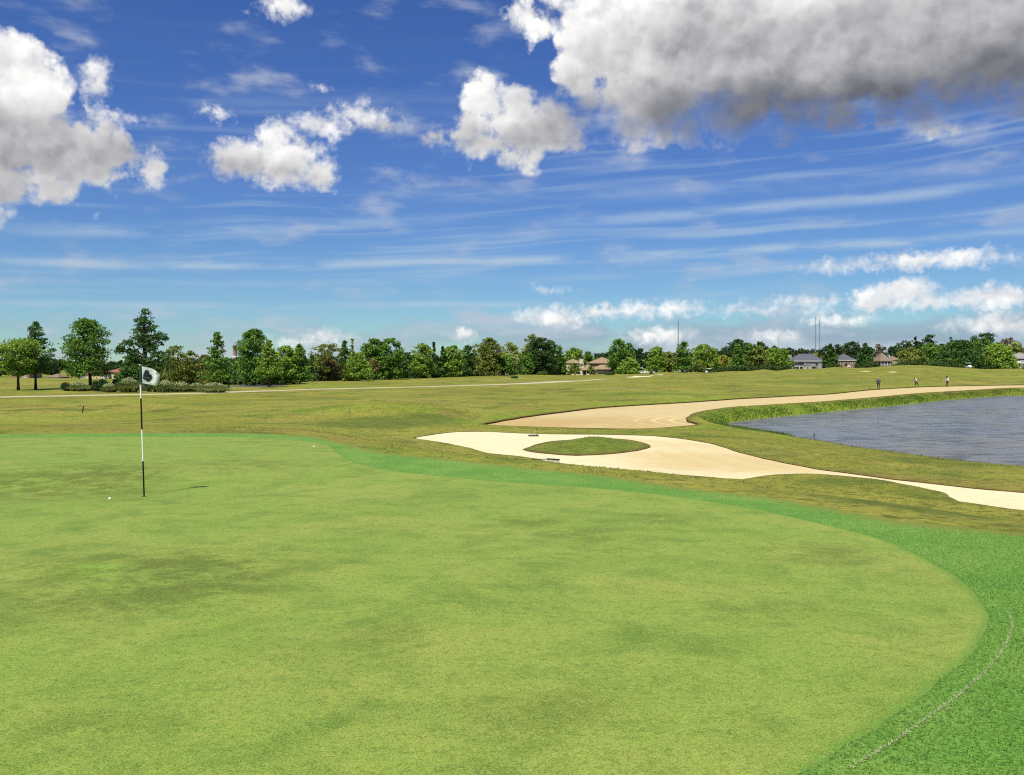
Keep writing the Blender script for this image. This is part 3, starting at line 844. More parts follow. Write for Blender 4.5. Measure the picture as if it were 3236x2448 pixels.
def blades(name, P, height, width, lean, mat, label, seed, zoff=0.0, parent=None):
    """one upright tapering triangle pair per point"""
    r = np.random.default_rng(seed)
    n = len(P)
    h = height * r.uniform(0.55, 1.25, n) if np.isscalar(height) else height * r.uniform(0.7, 1.2, n)
    w = width * r.uniform(0.7, 1.3, n)
    a = r.uniform(0, 2 * np.pi, n); la = r.uniform(0, 2 * np.pi, n); ln = lean * h * r.uniform(0.1, 1.0, n)
    z = ground_z(P[:, 0], P[:, 1]) - 0.004 + zoff
    dx, dy = np.cos(a) * w / 2, np.sin(a) * w / 2
    tx, ty = np.cos(la) * ln, np.sin(la) * ln
    A = np.column_stack([P[:, 0] - dx, P[:, 1] - dy, z]); B = np.column_stack([P[:, 0] + dx, P[:, 1] + dy, z])
    C = np.column_stack([P[:, 0] + tx, P[:, 1] + ty, z + h])
    V = np.stack([A, B, C], 1).reshape(-1, 3)
    o = mesh_np(name, V, np.arange(3 * n).reshape(-1, 3), mat, parent)
    add_attr(o, 'tint', np.repeat(r.uniform(0, 1, n), 3))
    tag(o, label, kind='stuff')
    return o

def scatter(n, x0, x1, y0, y1, seed, inside=(), outside=()):
    r = np.random.default_rng(seed)
    P = np.column_stack([r.uniform(x0, x1, n), r.uniform(y0, y1, n)])
    k = np.ones(n, bool)
    for p in inside: k &= pip(P, p)
    for p in outside: k &= ~pip(P, p)
    return P[k]

M['blade_collar'] = blade_material('collar_blade', (0.085, 0.200, 0.024), (0.20, 0.335, 0.055))
M['blade_bank'] = blade_material('bank_blade', (0.050, 0.112, 0.012), (0.115, 0.195, 0.022))
M['blade_rough'] = blade_material('rough_blade', (0.12, 0.135, 0.022), (0.26, 0.25, 0.06))
P = scatter(330000, 0.4, 8.6, 2.0, 11.5, 51, inside=(COLLAR,), outside=(GREEN,))
keep = np.random.default_rng(9).uniform(0, 1, len(P)) < np.clip(1.25 - P[:, 1] / 10.0, 0.12, 1.0)
P = P[keep]
blades('grass', P, 0.024, 0.0055, 1.1, M['blade_collar'], 'short bright grass blades standing in the collar at lower right', 52)
# bank between the waste bunker and the pond: lush tall grass
P = scatter(900000, 14, 112, 55, 142, 53, outside=(B2, POND, B1))
dP = dist_poly(P, POND, cap=6.0); d2_ = dist_poly(P, B2, cap=6.0)
sel = (dP < 3.6) & (d2_ > 0.6) & (np.random.default_rng(5).uniform(0, 1, len(P)) < np.clip(1.15 - dP / 3.6, 0, 1))
P = P[sel]; hh = 0.18 * (1 - 0.6 * np.clip(dist_poly(P, POND, cap=6.0) / 3.6, 0, 1)) * (0.75 + 0.5 * vnoise(P[:, 0] / 2.2, P[:, 1] / 2.2, 77))
blades('bank_grass', P, hh, 0.055, 0.9, M['blade_bank'], 'tall lush green grass along the far bank of the pond', 54)
P = scatter(90000, 14, 60, 30, 66, 55, outside=(B2, POND, B1, COLLAR))
dP = dist_poly(P, POND, cap=6.0)
P = P[(dP < 1.0) & (np.random.default_rng(6).uniform(0, 1, len(P)) < 0.8)]
blades('shore_grass', P, 0.12, 0.035, 0.9, M['blade_rough'], 'ragged grass fringe along the near shore of the pond', 56)
P = scatter(140000, -12, 45, 17, 66, 57, outside=(B2, POND, B1, COLLAR))
cl = vnoise(P[:, 0] / 0.55, P[:, 1] / 0.55, 61) + 0.5 * vnoise(P[:, 0] / 2.3, P[:, 1] / 2.3, 62)
P = P[cl > 0.15]
blades('rough_grass', P, 0.030, 0.035, 1.6, M['blade_rough'], 'tufty olive rough between the bunkers and the pond', 58)
P = scatter(9000, -6, 8, 36, 60, 59, inside=(ISL,))
blades('island_grass', P, 0.035, 0.035, 1.5, M['blade_rough'], 'short tufts on the island in the bunker', 60)
del P

# ------------------------------------------------------------------ trees
def leaf_material():
    m, N, b, out = material('leaves')
    oi = N.new('ShaderNodeObjectInfo')
    t = N.attr('tint')
    k = N.mix(t, (0.62, 0.66, 0.6), (1.42, 1.36, 1.2))
    c = N.mix(1.0, oi.outputs['Color'], k, 'MULTIPLY')
    N.put(b, 'Base Color', c); N.put(b, 'Roughness', 0.65); N.put(b, 'Specular IOR Level', 0.2)
    tr = N.new('ShaderNodeBsdfTranslucent'); N.put(tr, 'Color', c)
    ms = N.new('ShaderNodeMixShader'); N.put(ms, 0, 0.28)
    N.t.links.new(b.outputs[0], ms.inputs[1]); N.t.links.new(tr.outputs[0], ms.inputs[2]); N.t.links.new(ms.outputs[0], out.inputs[0])
    return m
M['leaf'] = leaf_material()
M['bark'] = plain('bark', (0.050, 0.038, 0.028), 0.9, 0.35, 4.0, spec=0.1)
M['bark_pale'] = plain('pale_bark', (0.20, 0.17, 0.13), 0.9, 0.3, 4.0, spec=0.1)

def profile(kind, t):
    if kind == 'cone':    return np.minimum(1, (t + 0.06) / 0.16) * (1 - t) ** 0.72 * 1.0 + 0.03
    if kind == 'spire':   return np.minimum(1, (t + 0.1) / 0.2) * (1 - t) ** 0.95 + 0.04
    if kind == 'oval':    return np.sqrt(np.clip(1 - (np.abs(t - 0.42) / 0.6) ** 2.2, 0, 1))
    if kind == 'egg':     return np.sqrt(np.clip(1 - (np.abs(t - 0.32) / 0.7) ** 1.9, 0, 1))
    if kind == 'dome':    return np.sqrt(np.clip(1 - t ** 2.2, 0, 1))
    if kind == 'flat':    return np.sqrt(np.clip(1 - (np.abs(t - 0.62) / 0.64) ** 2.4, 0, 1))
    return np.sqrt(np.clip(1 - (2 * t - 1) ** 2, 0, 1))

def leaf_cloud(centres, radii, per, size, flat, r):
    """leaf faces spread through flattened clumps; returns verts, faces, tint"""
    n = len(centres)
    idx = np.repeat(np.arange(n), per)
    m = len(idx)
    d = r.normal(size=(m, 3)); d /= np.linalg.norm(d, axis=1)[:, None]
    rad = r.uniform(0.2, 1.0, m) ** 0.6 * r.uniform(0.8, 1.45, m)
    p = centres[idx] + d * rad[:, None] * radii[idx][:, None] * np.array([1, 1, flat])
    nrm = r.normal(size=(m, 3)) + d * 0.6 + np.array([0, 0, 0.5]); nrm /= np.linalg.norm(nrm, axis=1)[:, None]
    u = np.cross(nrm, r.normal(size=(m, 3))); u /= np.linalg.norm(u, axis=1)[:, None]
    v = np.cross(nrm, u)
    s = (size * r.uniform(0.6, 1.4, m))[:, None]
    V = np.stack([p - u * s * 0.5, p + v * s * 0.42, p + u * s * 0.5, p - v * s * 0.42], 1).reshape(-1, 3)
    Fc = np.arange(4 * m).reshape(-1, 4)
    ct = r.uniform(0, 1, n)
    tint = np.clip(0.6 * ct[idx] + 0.4 * r.uniform(0, 1, m), 0, 1)
    return V, Fc, np.repeat(tint, 4)

GREENS = {'dark': (0.032, 0.075, 0.018), 'mid': (0.055, 0.120, 0.020), 'light': (0.095, 0.165, 0.026), 'olive': (0.085, 0.115, 0.026),
          'blue': (0.050, 0.105, 0.040), 'pale': (0.135, 0.180, 0.060), 'brown': (0.105, 0.090, 0.040), 'yellow': (0.150, 0.170, 0.035), 'grey': (0.115, 0.105, 0.085), 'deep': (0.022, 0.050, 0.016)}

def tree(name, px, top, w, d, kind, hue, label, cb=0.12, clumps=60, per=None, trunk_px=None, flat=0.6, base=None, lobes=None, group=None, bark='bark', seed=None, csize=1.0, trunk_w=1.0, lean=0.0):
    seed = int(px * 7 + top * 13 + d) if seed is None else seed
    r = np.random.default_rng(seed)
    X = (px - CX) / F * d
    if trunk_px is None: trunk_px = px
    bx = (trunk_px - CX) / F * d
    zb = gz(bx, d)
    zt = EYE + (HY - top) / F * d
    H = max(zt - zb, 1.5); Wd = w / F * d
    root = empty(name, (bx, d, zb))
    tag(root, label, 'tree', group)
    ox = X - bx
    leaf = max(0.0019 * d, 0.16)
    if lobes:
        C, Rr = [], []
        for lx, ly, rx, ry in lobes:
            rxm, rzm = rx / F * d, ry / F * d
            k = max(3, int(clumps * rx * ry / 900.0))
            q = r.normal(size=(k, 3)); q /= np.linalg.norm(q, axis=1)[:, None]; q *= r.uniform(0.35, 1.0, k)[:, None] ** 0.6
            C.append(np.column_stack([(lx - CX) / F * d - bx + q[:, 0] * rxm * 0.8, q[:, 1] * rxm * 0.8, EYE + (HY - ly) / F * d - zb + q[:, 2] * rzm * 0.8]))
            Rr.append(np.full(k, 0.32 * min(rxm, rzm) + 0.25) * r.uniform(0.8, 1.3, k))
        C = np.concatenate(C); Rr = np.concatenate(Rr)
    else:
        clumps = int(clumps * 1.7)
        cand = r.uniform(0, 1, clumps * 6)
        cand = cand[r.uniform(0, 1, clumps * 6) < 0.22 + 0.78 * profile(kind, cand)][:clumps]
        t = cand; clumps = len(t)
        ph = r.uniform(0, 2 * np.pi, clumps) + np.arange(clumps) * 2.4
        rr = profile(kind, t) * Wd / 2 * (0.25 + 0.75 * r.uniform(0, 1, clumps) ** 0.45) * r.uniform(0.78, 1.08, clumps)
        rad = np.clip(0.135 * Wd * (0.40 + 0.75 * profile(kind, t)), 0.045 * Wd, None) * r.uniform(0.75, 1.3, clumps) * csize
        rr = np.maximum(rr * 1.12 - 0.45 * rad, 0)
        zc = H * (cb + (1 - cb) * t)
        zc = np.minimum(zc, H - 0.6 * rad * flat)
        C = np.column_stack([ox + lean * Wd * t + rr * np.cos(ph), rr * np.sin(ph), zc])
        Rr = rad
        # crown tip
        C = np.concatenate([C, [[ox + lean * Wd, 0, H - 0.05 * H]]]); Rr = np.append(Rr, 0.055 * Wd + 0.03 * H if kind in ('cone', 'spire') else 0.12 * Wd)
    if per is None:
        per = int(np.clip(np.median(Rr) ** 2 * (6.0 if d < 140 else 9.0) / leaf ** 2, 16, 260))
    if not lobes and kind in ('cone', 'spire', 'egg'):
        ta = np.linspace(0.35, 0.97, 9)
        C = np.concatenate([C, np.column_stack([ox + lean * Wd * ta, 0 * ta, H * (cb + (1 - cb) * ta) - 0.02 * H])]); Rr = np.append(Rr, 0.55 * profile(kind, ta) * Wd / 2 + 0.03 * Wd)
    V, Fc, tint = leaf_cloud(C, Rr, per, leaf, flat, r)
    crown = mesh_np('crown', V, Fc, M['leaf'], root)
    add_attr(crown, 'tint', tint)
    c = GREENS[hue] if isinstance(hue, str) else hue
    c = (c[0] * 2.05, c[1] * 1.85, c[2] * 1.6)
    crown.color = (*c, 1.0)
    mb = MB()
    tr = max(0.016 * H, 0.06) * trunk_w
    top_t = 0.9 if kind in ('cone', 'spire') else 0.62
    tx = ox * 0.6
    mb.tube([(0, 0, -0.25), (0, 0, 0.1 * H), (tx * 0.4, 0, 0.35 * H), (ox * 0.8, 0, H * top_t)], [tr * 1.55, tr * 1.1, tr * 0.8, tr * 0.2], 7)
    order = r.permutation(len(C))[:16]
    for i in order:
        cx_, cy_, cz_ = C[i]
        z0 = max(min(cz_ - 0.25 * math.hypot(cx_ - ox, cy_), top_t * H * 0.95), 0.12 * H)
        f = min(z0 / H, 1.0)
        sx = np.interp(z0, [0, 0.1 * H, 0.35 * H, H * top_t], [0, 0, tx * 0.4, ox * 0.8])
        mb.tube([(sx, 0, z0), ((sx + cx_) / 2, cy_ / 2, (z0 + cz_) / 2 + 0.02 * H), (cx_, cy_, cz_)], [tr * 0.45 * (1.1 - f), tr * 0.28, 0.02], 4, cap=False)
    mb.build('trunk', M[bark], root)
    return root

TREES = [
 # left group on the fairway's edge
 dict(name='cypress_tree', px=56, top=1073, w=128, d=122, kind='flat', hue='light', cb=0.30, clumps=64, trunk_px=57, trunk_w=1.5, flat=0.45, label='low spreading yellow green tree, nearest the left edge of the picture'),
 dict(name='cypress_tree', px=114, top=1016, w=136, d=126, kind='cone', hue='blue', cb=0.24, clumps=85, trunk_px=112, flat=0.42, csize=0.8, label='airy grey green cone tree right behind the spreading tree at far left'),
 dict(name='cypress_tree', px=277, top=1008, w=134, d=124, kind='egg', hue='mid', cb=0.22, clumps=95, trunk_px=285, trunk_w=1.4, flat=0.5, label='dense egg shaped tree standing in the dark shrubs left of the flag'),
 dict(name='cypress_tree', px=458, top=972, w=165, d=126, kind='cone', hue='dark', trunk_px=458, trunk_w=2.3, clumps=36, flat=0.55,
      lobes=[(462, 988, 14, 16), (462, 1012, 24, 18), (440, 1022, 14, 18), (478, 1030, 16, 22), (448, 1052, 26, 20), (460, 1070, 34, 18), (430, 1074, 26, 14), (505, 1062, 24, 15), (522, 1072, 14, 12),
             (400, 1088, 28, 14), (384, 1100, 18, 10), (420, 1108, 22, 12), (500, 1086, 22, 12), (478, 1100, 22, 16), (440, 1128, 24, 14), (500, 1120, 26, 18), (412, 1126, 20, 10), (470, 1140, 30, 16), (525, 1140, 22, 16), (455, 1088, 30, 16), (398, 1108, 20, 10), (380, 1112, 14, 8), (488, 1160, 30, 18), (440, 1160, 26, 18)],
      label='tallest tree, a ragged dark cypress with spreading limbs behind the flag'),
 dict(name='broadleaf_tree', px=415, top=1122, w=100, d=140, kind='dome', hue='dark', cb=0.08, clumps=50, label='dark rounded tree under the left limbs of the tallest tree'),
 dict(name='flowering_tree', px=556, top=1094, w=95, d=138, kind='oval', hue='olive', cb=0.14, clumps=56, csize=0.85, label='olive tree with pale tips just right of the tallest tree'),
 dict(name='flowering_tree', px=606, top=1110, w=92, d=141, kind='dome', hue='olive', cb=0.12, clumps=52, csize=0.85, label='rounded olive tree between the flag and the single left cone'),
 dict(name='broadleaf_tree', px=648, top=1118, w=70, d=147, kind='dome', hue='brown', cb=0.1, clumps=44, label='brownish rounded tree tucked left of the cone beside the smokestack'),
 dict(name='cypress_tree', px=688, top=1046, w=104, d=132, kind='cone', hue='mid', cb=0.16, clumps=90, trunk_px=722, flat=0.45, csize=0.85, label='slender tipped cone tree just left of the red smokestack'),
 dict(name='cypress_tree', px=802, top=1040, w=104, d=176, kind='egg', hue='mid', cb=0.1, clumps=90, label='tall dense pointed tree just right of the red smokestack'),
 dict(name='cypress_tree', px=850, top=1074, w=88, d=160, kind='cone', hue='light', cb=0.22, clumps=60, trunk_px=851, trunk_w=1.6, flat=0.4, label='pale feathery tree with a bare trunk before the small far pond'),
 dict(name='cypress_tree', px=902, top=1094, w=90, d=182, kind='egg', hue='light', cb=0.08, clumps=60, label='light green tree with low branches right of the small far pond'),
 dict(name='cypress_tree', px=947, top=1088, w=86, d=186, kind='cone', hue='mid', cb=0.1, clumps=70, label='smooth pointed tree beside the gap at the right of the small pond'),
 dict(name='broadleaf_tree', px=990, top=1124, w=70, d=215, kind='dome', hue='dark', cb=0.1, clumps=45, label='low dark round tree in the gap before the open topped tree'),
 dict(name='open_tree', px=1030, top=1088, w=92, d=210, kind='flat', hue='olive', cb=0.25, clumps=30, csize=0.7, label='open topped tree with sparse branches against the sky'),
 dict(name='broadleaf_tree', px=1040, top=1130, w=90, d=216, kind='dome', hue='brown', cb=0.06, clumps=40, label='brownish lower tree under the open topped tree'),
 dict(name='conifer_tree', px=1089, top=1076, w=64, d=218, kind='cone', hue='dark', cb=0.06, clumps=55, label='dark narrow cone with a blunt tip right of the open topped tree'),
 dict(name='open_tree', px=1114, top=1066, w=46, d=226, kind='spire', hue='pale', cb=0.1, clumps=34, csize=0.8, label='thin pale see-through spire behind the dark narrow cone'),
 dict(name='broadleaf_tree', px=1128, top=1116, w=96, d=214, kind='dome', hue='light', cb=0.05, clumps=60, label='mid green broad tree in front of the pale spire'),
 dict(name='oak_tree', px=1182, top=1072, w=92, d=232, kind='oval', hue='mid', cb=0.08, clumps=65, label='left one of the two broad flat topped oaks'),
 dict(name='oak_tree', px=1232, top=1069, w=94, d=232, kind='oval', hue='mid', cb=0.08, clumps=65, label='right one of the two broad flat topped oaks'),
 dict(name='young_tree', px=1178, top=1132, w=44, d=217, kind='oval', hue='brown', cb=0.45, clumps=22, bark='bark_pale', label='sapling with a pale straight trunk before the left broad oak'),
 dict(name='broadleaf_tree', px=1287, top=1112, w=62, d=250, kind='dome', hue='dark', cb=0.05, clumps=45, label='low rounded tree in the dip right of the two broad oaks'),
 dict(name='young_tree', px=1312, top=1140, w=40, d=240, kind='oval', hue='light', cb=0.4, clumps=22, bark='bark_pale', label='light green sapling standing before the dip in the tree line'),
 dict(name='cypress_tree', px=1336, top=1085, w=74, d=254, kind='egg', hue='light', cb=0.06, clumps=62, label='light green pointed tree, leftmost of the row of pointed tops'),
 dict(name='conifer_tree', px=1371, top=1081, w=42, d=262, kind='spire', hue='deep', cb=0.05, clumps=50, label='smooth dark spire, sharpest of the row of pointed tops'),
 dict(name='conifer_tree', px=1399, top=1095, w=42, d=262, kind='cone', hue='dark', cb=0.05, clumps=46, label='short dark narrow cone just right of the sharp spire'),
 dict(name='cypress_tree', px=1432, top=1093, w=80, d=264, kind='egg', hue='light', cb=0.06, clumps=62, label='light green rounded cone two places right of the sharp spire'),
 dict(name='conifer_tree', px=1479, top=1091, w=50, d=272, kind='oval', hue='dark', cb=0.06, clumps=46, label='dark blunt topped tree left of the pale airy crown'),
 dict(name='open_tree', px=1508, top=1087, w=56, d=284, kind='oval', hue='pale', cb=0.1, clumps=44, csize=0.8, label='pale airy crown behind the left shoulder of the olive cone'),
 dict(name='cypress_tree', px=1547, top=1068, w=84, d=272, kind='egg', hue='olive', cb=0.06, clumps=75, label='olive pointed tree above the white porch posts'),
 dict(name='open_tree', px=1612, top=1083, w=86, d=282, kind='oval', hue='pale', cb=0.14, clumps=60, csize=0.8, label='wide pale feathery tree right of the olive pointed tree'),
 dict(name='broadleaf_tree', px=1585, top=1118, w=80, d=276, kind='dome', hue='mid', cb=0.12, clumps=52, label='mid green low tree over the brick house with white posts'),
 dict(name='open_tree', px=1680, top=1056, w=70, d=314, kind='egg', hue='pale', cb=0.08, clumps=60, csize=0.85, label='pale tall tree peeping over the left of the great dark oak'),
 dict(name='broadleaf_tree', px=1660, top=1110, w=62, d=296, kind='dome', hue='mid', cb=0.05, clumps=48, label='mid green low tree left of the great dark oak'),
 dict(name='oak_tree', px=1708, top=1068, w=92, d=300, kind='oval', hue='deep', cb=0.06, clumps=80, label='great dark oak, darkest of the middle trees'),
 dict(name='cypress_tree', px=1739, top=1072, w=54, d=312, kind='oval', hue='dark', cb=0.06, clumps=50, label='blunt dark green tree on the right flank of the great dark oak'),
 dict(name='cypress_tree', px=1768, top=1092, w=56, d=318, kind='cone', hue='mid', cb=0.05, clumps=52, label='pointed green tree at the left end of the tan roofed house'),
 dict(name='broadleaf_tree', px=1815, top=1100, w=66, d=390, kind='oval', hue='light', cb=0.1, clumps=46, label='light tree rising behind the tan house chimney'),
 dict(name='young_tree', px=1815, top=1148, w=44, d=322, kind='oval', hue='olive', cb=0.15, clumps=34, label='small olive tree before the arched windows of the tan house'),
 dict(name='young_tree', px=1866, top=1158, w=24, d=324, kind='oval', hue='olive', cb=0.2, clumps=24, label='tiny round tree before the middle roof of the tan house'),
 dict(name='broadleaf_tree', px=1862, top=1112, w=60, d=400, kind='dome', hue='mid', cb=0.1, clumps=40, label='rounded tree between the chimney and the big tan roof'),
 dict(name='pine_tree', px=1956, top=1072, w=66, d=342, kind='egg', hue='mid', cb=0.1, clumps=62, label='tall ragged tree at the right end of the tan roofed house'),
 dict(name='pine_tree', px=1986, top=1084, w=50, d=348, kind='egg', hue='mid', cb=0.08, clumps=50, label='narrower twin right beside the tall ragged tree'),
 dict(name='broadleaf_tree', px=1985, top=1130, w=80, d=340, kind='dome', hue='light', cb=0.08, clumps=52, label='light green low tree under the twin ragged trees'),
 dict(name='broadleaf_tree', px=2074, top=1095, w=64, d=366, kind='egg', hue='light', cb=0.08, clumps=52, label='light green tree left of the single tall mast'),
 dict(name='broadleaf_tree', px=2112, top=1112, w=60, d=372, kind='dome', hue='olive', cb=0.08, clumps=46, label='dull green round tree at the foot of the single mast'),
 dict(name='cypress_tree', px=2159, top=1079, w=54, d=362, kind='egg', hue='mid', cb=0.06, clumps=60, label='upright oval tree just right of the single mast'),
 dict(name='oak_tree', px=2226, top=1090, w=84, d=378, kind='oval', hue='light', cb=0.08, clumps=62, label='broad bright topped oak behind the dark golf cart'),
 dict(name='young_tree', px=2212, top=1150, w=40, d=362, kind='dome', hue='olive', cb=0.05, clumps=34, label='small round tree right beside the dark golf cart'),
 dict(name='broadleaf_tree', px=2284, top=1124, w=62, d=388, kind='oval', hue='yellow', cb=0.08, clumps=46, label='yellowish loose tree between the oak and the pair of cones'),
 dict(name='conifer_tree', px=2330, top=1088, w=58, d=380, kind='cone', hue='mid', cb=0.05, clumps=66, label='left bright cone of the trio before the dark wood'),
 dict(name='conifer_tree', px=2363, top=1083, w=54, d=388, kind='egg', hue='mid', cb=0.05, clumps=60, label='middle and tallest tree of the trio before the dark wood'),
 dict(name='conifer_tree', px=2396, top=1092, w=60, d=384, kind='egg', hue='olive', cb=0.05, clumps=60, label='right tree of the trio, beside the small grey roof'),
 dict(name='broadleaf_tree', px=2450, top=1101, w=90, d=400, kind='oval', hue='light', cb=0.05, clumps=70, label='broad bright round tree just left of the grey house'),
 dict(name='broadleaf_tree', px=2486, top=1112, w=50, d=560, kind='oval', hue='mid', cb=0.05, clumps=44, label='round tree behind the chimney of the grey house'),
 dict(name='conifer_tree', px=2623, top=1086, w=60, d=395, kind='cone', hue='dark', cb=0.03, clumps=80, label='dark cone between the grey house and the brick house'),
 dict(name='broadleaf_tree', px=2585, top=1112, w=44, d=590, kind='dome', hue='yellow', cb=0.05, clumps=36, label='yellow green tree over the right end of the grey roof'),
 dict(name='conifer_tree', px=2733, top=1084, w=64, d=388, kind='cone', hue='dark', cb=0.03, clumps=85, label='wide dark cone between the brick house and the brown roofed house'),
 dict(name='bare_tree', px=2776, top=1088, w=34, d=480, kind='oval', hue='grey', cb=0.1, clumps=34, label='greyish half bare tree left of the brown roof'),
 dict(name='oak_tree', px=2880, top=1100, w=88, d=332, kind='dome', hue='olive', cb=0.04, clumps=75, label='olive rounded tree just right of the brown roofed house'),
 dict(name='oak_tree', px=2944, top=1086, w=92, d=346, kind='dome', hue='mid', cb=0.04, clumps=75, label='mid green tree left of the great dark dome at the right'),
 dict(name='oak_tree', px=3034, top=1078, w=132, d=335, kind='dome', hue='dark', cb=0.04, clumps=95, label='great dark dome shaped tree behind the white fronted cart'),
 dict(name='oak_tree', px=3098, top=1068, w=74, d=356, kind='oval', hue='mid', cb=0.04, clumps=60, label='bright upright tree right of the great dark dome'),
 dict(name='oak_tree', px=3150, top=1086, w=104, d=334, kind='dome', hue='light', cb=0.04, clumps=85, label='light green wide tree left of the house at the right edge'),
 dict(name='oak_tree', px=3206, top=1082, w=66, d=390, kind='oval', hue='pale', cb=0.04, clumps=54, label='pale tree above the roof at the right edge'),
 # tall dark heads of the wood behind
 dict(name='pine_tree', px=2328, top=1073, w=66, d=520, kind='oval', hue='deep', cb=0.25, clumps=50, label='dark tall head of wood above the left cone of the trio'),
 dict(name='pine_tree', px=2402, top=1080, w=62, d=520, kind='oval', hue='deep', cb=0.2, clumps=50, label='dark domed tree behind the right tree of the trio'),
 dict(name='pine_tree', px=2690, top=1080, w=62, d=620, kind='oval', hue='deep', cb=0.2, clumps=44, label='dark spreading tree far above the brick house roof'),
 dict(name='pine_tree', px=2862, top=1074, w=56, d=480, kind='oval', hue='deep', cb=0.35, clumps=34, csize=0.8, label='left one of the dark gappy trees above the olive tree'),
 dict(name='pine_tree', px=2890, top=1064, w=24, d=482, kind='oval', hue='deep', cb=0.4, clumps=18, label='slim dark treetop between the dark gappy trees'),
 dict(name='pine_tree', px=2932, top=1058, w=58, d=480, kind='oval', hue='deep', cb=0.4, clumps=38, csize=0.85, label='tallest of the dark gappy trees above the right wood'),
 dict(name='pine_tree', px=3003, top=1062, w=26, d=470, kind='oval', hue='deep', cb=0.2, clumps=24, label='narrow dark tree left above the great dark dome'),
 dict(name='oak_tree', px=3102, top=1054, w=66, d=480, kind='flat', hue='deep', cb=0.3, clumps=40, label='dark flat crowned tree topping the right wood'),
 dict(name='bare_tree', px=3186, top=1068, w=70, d=470, kind='oval', hue='grey', cb=0.3, clumps=22, per=40, label='thin bare grey tree near the right edge'),
]
for row in TREES:
    tree(**row)

# the wood that closes the view, read as one mass
def woodland():
    r = np.random.default_rng(91)
    prof = np.array([(-500, 1128), (0, 1132), (160, 1130), (260, 1150), (420, 1145), (560, 1140), (700, 1138), (800, 1130), (985, 1128), (1100, 1135), (1290, 1118), (1330, 1130), (1500, 1128), (1700, 1125), (1790, 1120), (1880, 1118), (1930, 1110), (2010, 1102),
                     (2060, 1112), (2110, 1118), (2200, 1112), (2300, 1098), (2420, 1092), (2490, 1104), (2560, 1100), (2640, 1094), (2680, 1086), (2760, 1092), (2860, 1086), (2960, 1086), (3040, 1082), (3140, 1088), (3236, 1084), (3700, 1090)], float)
    C, Rr = [], []
    for d, px_step, x0, x1 in ((560, 24, -480, 3680), (700, 22, -480, 3680), (335, 26, -480, 1540), (400, 24, 1640, 1770), (415, 24, 1960, 2400), (460, 26, 2850, 3200)):
        px = x0
        while px < x1:
            topy = np.interp(px, prof[:, 0], prof[:, 1]) + r.uniform(-5, 9) + (10 if d < 500 else 0)
            zt = EYE + (HY - topy) / F * d
            X = (px - CX) / F * d; Y = d + r.uniform(-15, 15)
            wd = r.uniform(26, 46) / F * d
            k = 20
            t = r.uniform(0.0, 1, k)
            rr = np.sqrt(np.clip(1 - t ** 2.2, 0, 1)) * wd / 2 * r.uniform(0.3, 1, k)
            a = r.uniform(0, 6.28, k)
            zb = -2.4
            C.append(np.column_stack([X + rr * np.cos(a), Y + rr * np.sin(a), zb + (zt - zb) * (0.10 + 0.86 * t)])); Rr.append(r.uniform(0.16, 0.26, k) * wd)
            px += px_step * r.uniform(0.6, 1.4)
    C = np.concatenate(C); Rr = np.concatenate(Rr)
    V, Fc, tint = leaf_cloud(C, Rr, 40, 1.05, 0.75, r)
    o = mesh_np('woodland', V, Fc, M['leaf'])
    add_attr(o, 'tint', tint); o.color = (0.036, 0.074, 0.020, 1)
    tag(o, 'dark continuous wood closing the horizon behind the houses', kind='stuff')
woodland()

def undergrowth():
    r = np.random.default_rng(93)
    C, Rr = [], []
    px = -100.0
    while px < 3200:
        skip = (2000 < px < 2180) or (1545 < px < 1645) or (1785 < px < 1950) or (2495 < px < 2615) or (2640 < px < 2710) or (2775 < px < 2850) or (-100 < px < 395)
        if not skip:
            yc = np.interp(px, CREST[:, 0], CREST[:, 2])
            for _ in range(3):
                Y = yc + r.uniform(14, 40); X = (px - CX) / F * Y
                zb = gz(X, Y)
                hgt = r.uniform(0.7, 3.4) ** 1.0 * (1.0 if px < 1600 else 0.8)
                k = 5
                C.append(np.column_stack([X + r.normal(size=k) * 1.6, Y + r.normal(size=k) * 1.5, zb + hgt * r.uniform(0.15, 0.85, k)])); Rr.append(np.full(k, 0.32 * hgt))
        px += r.uniform(7, 15)
    C = np.concatenate(C); Rr = np.concatenate(Rr)
    V, Fc, tint = leaf_cloud(C, Rr, 26, 0.62, 0.9, r)
    o = mesh_np('undergrowth', V, Fc, M['leaf'])
    add_attr(o, 'tint', tint); o.color = (0.055, 0.098, 0.022, 1)
    tag(o, 'dark low undergrowth filling in beneath the far tree line', kind='stuff')
undergrowth()

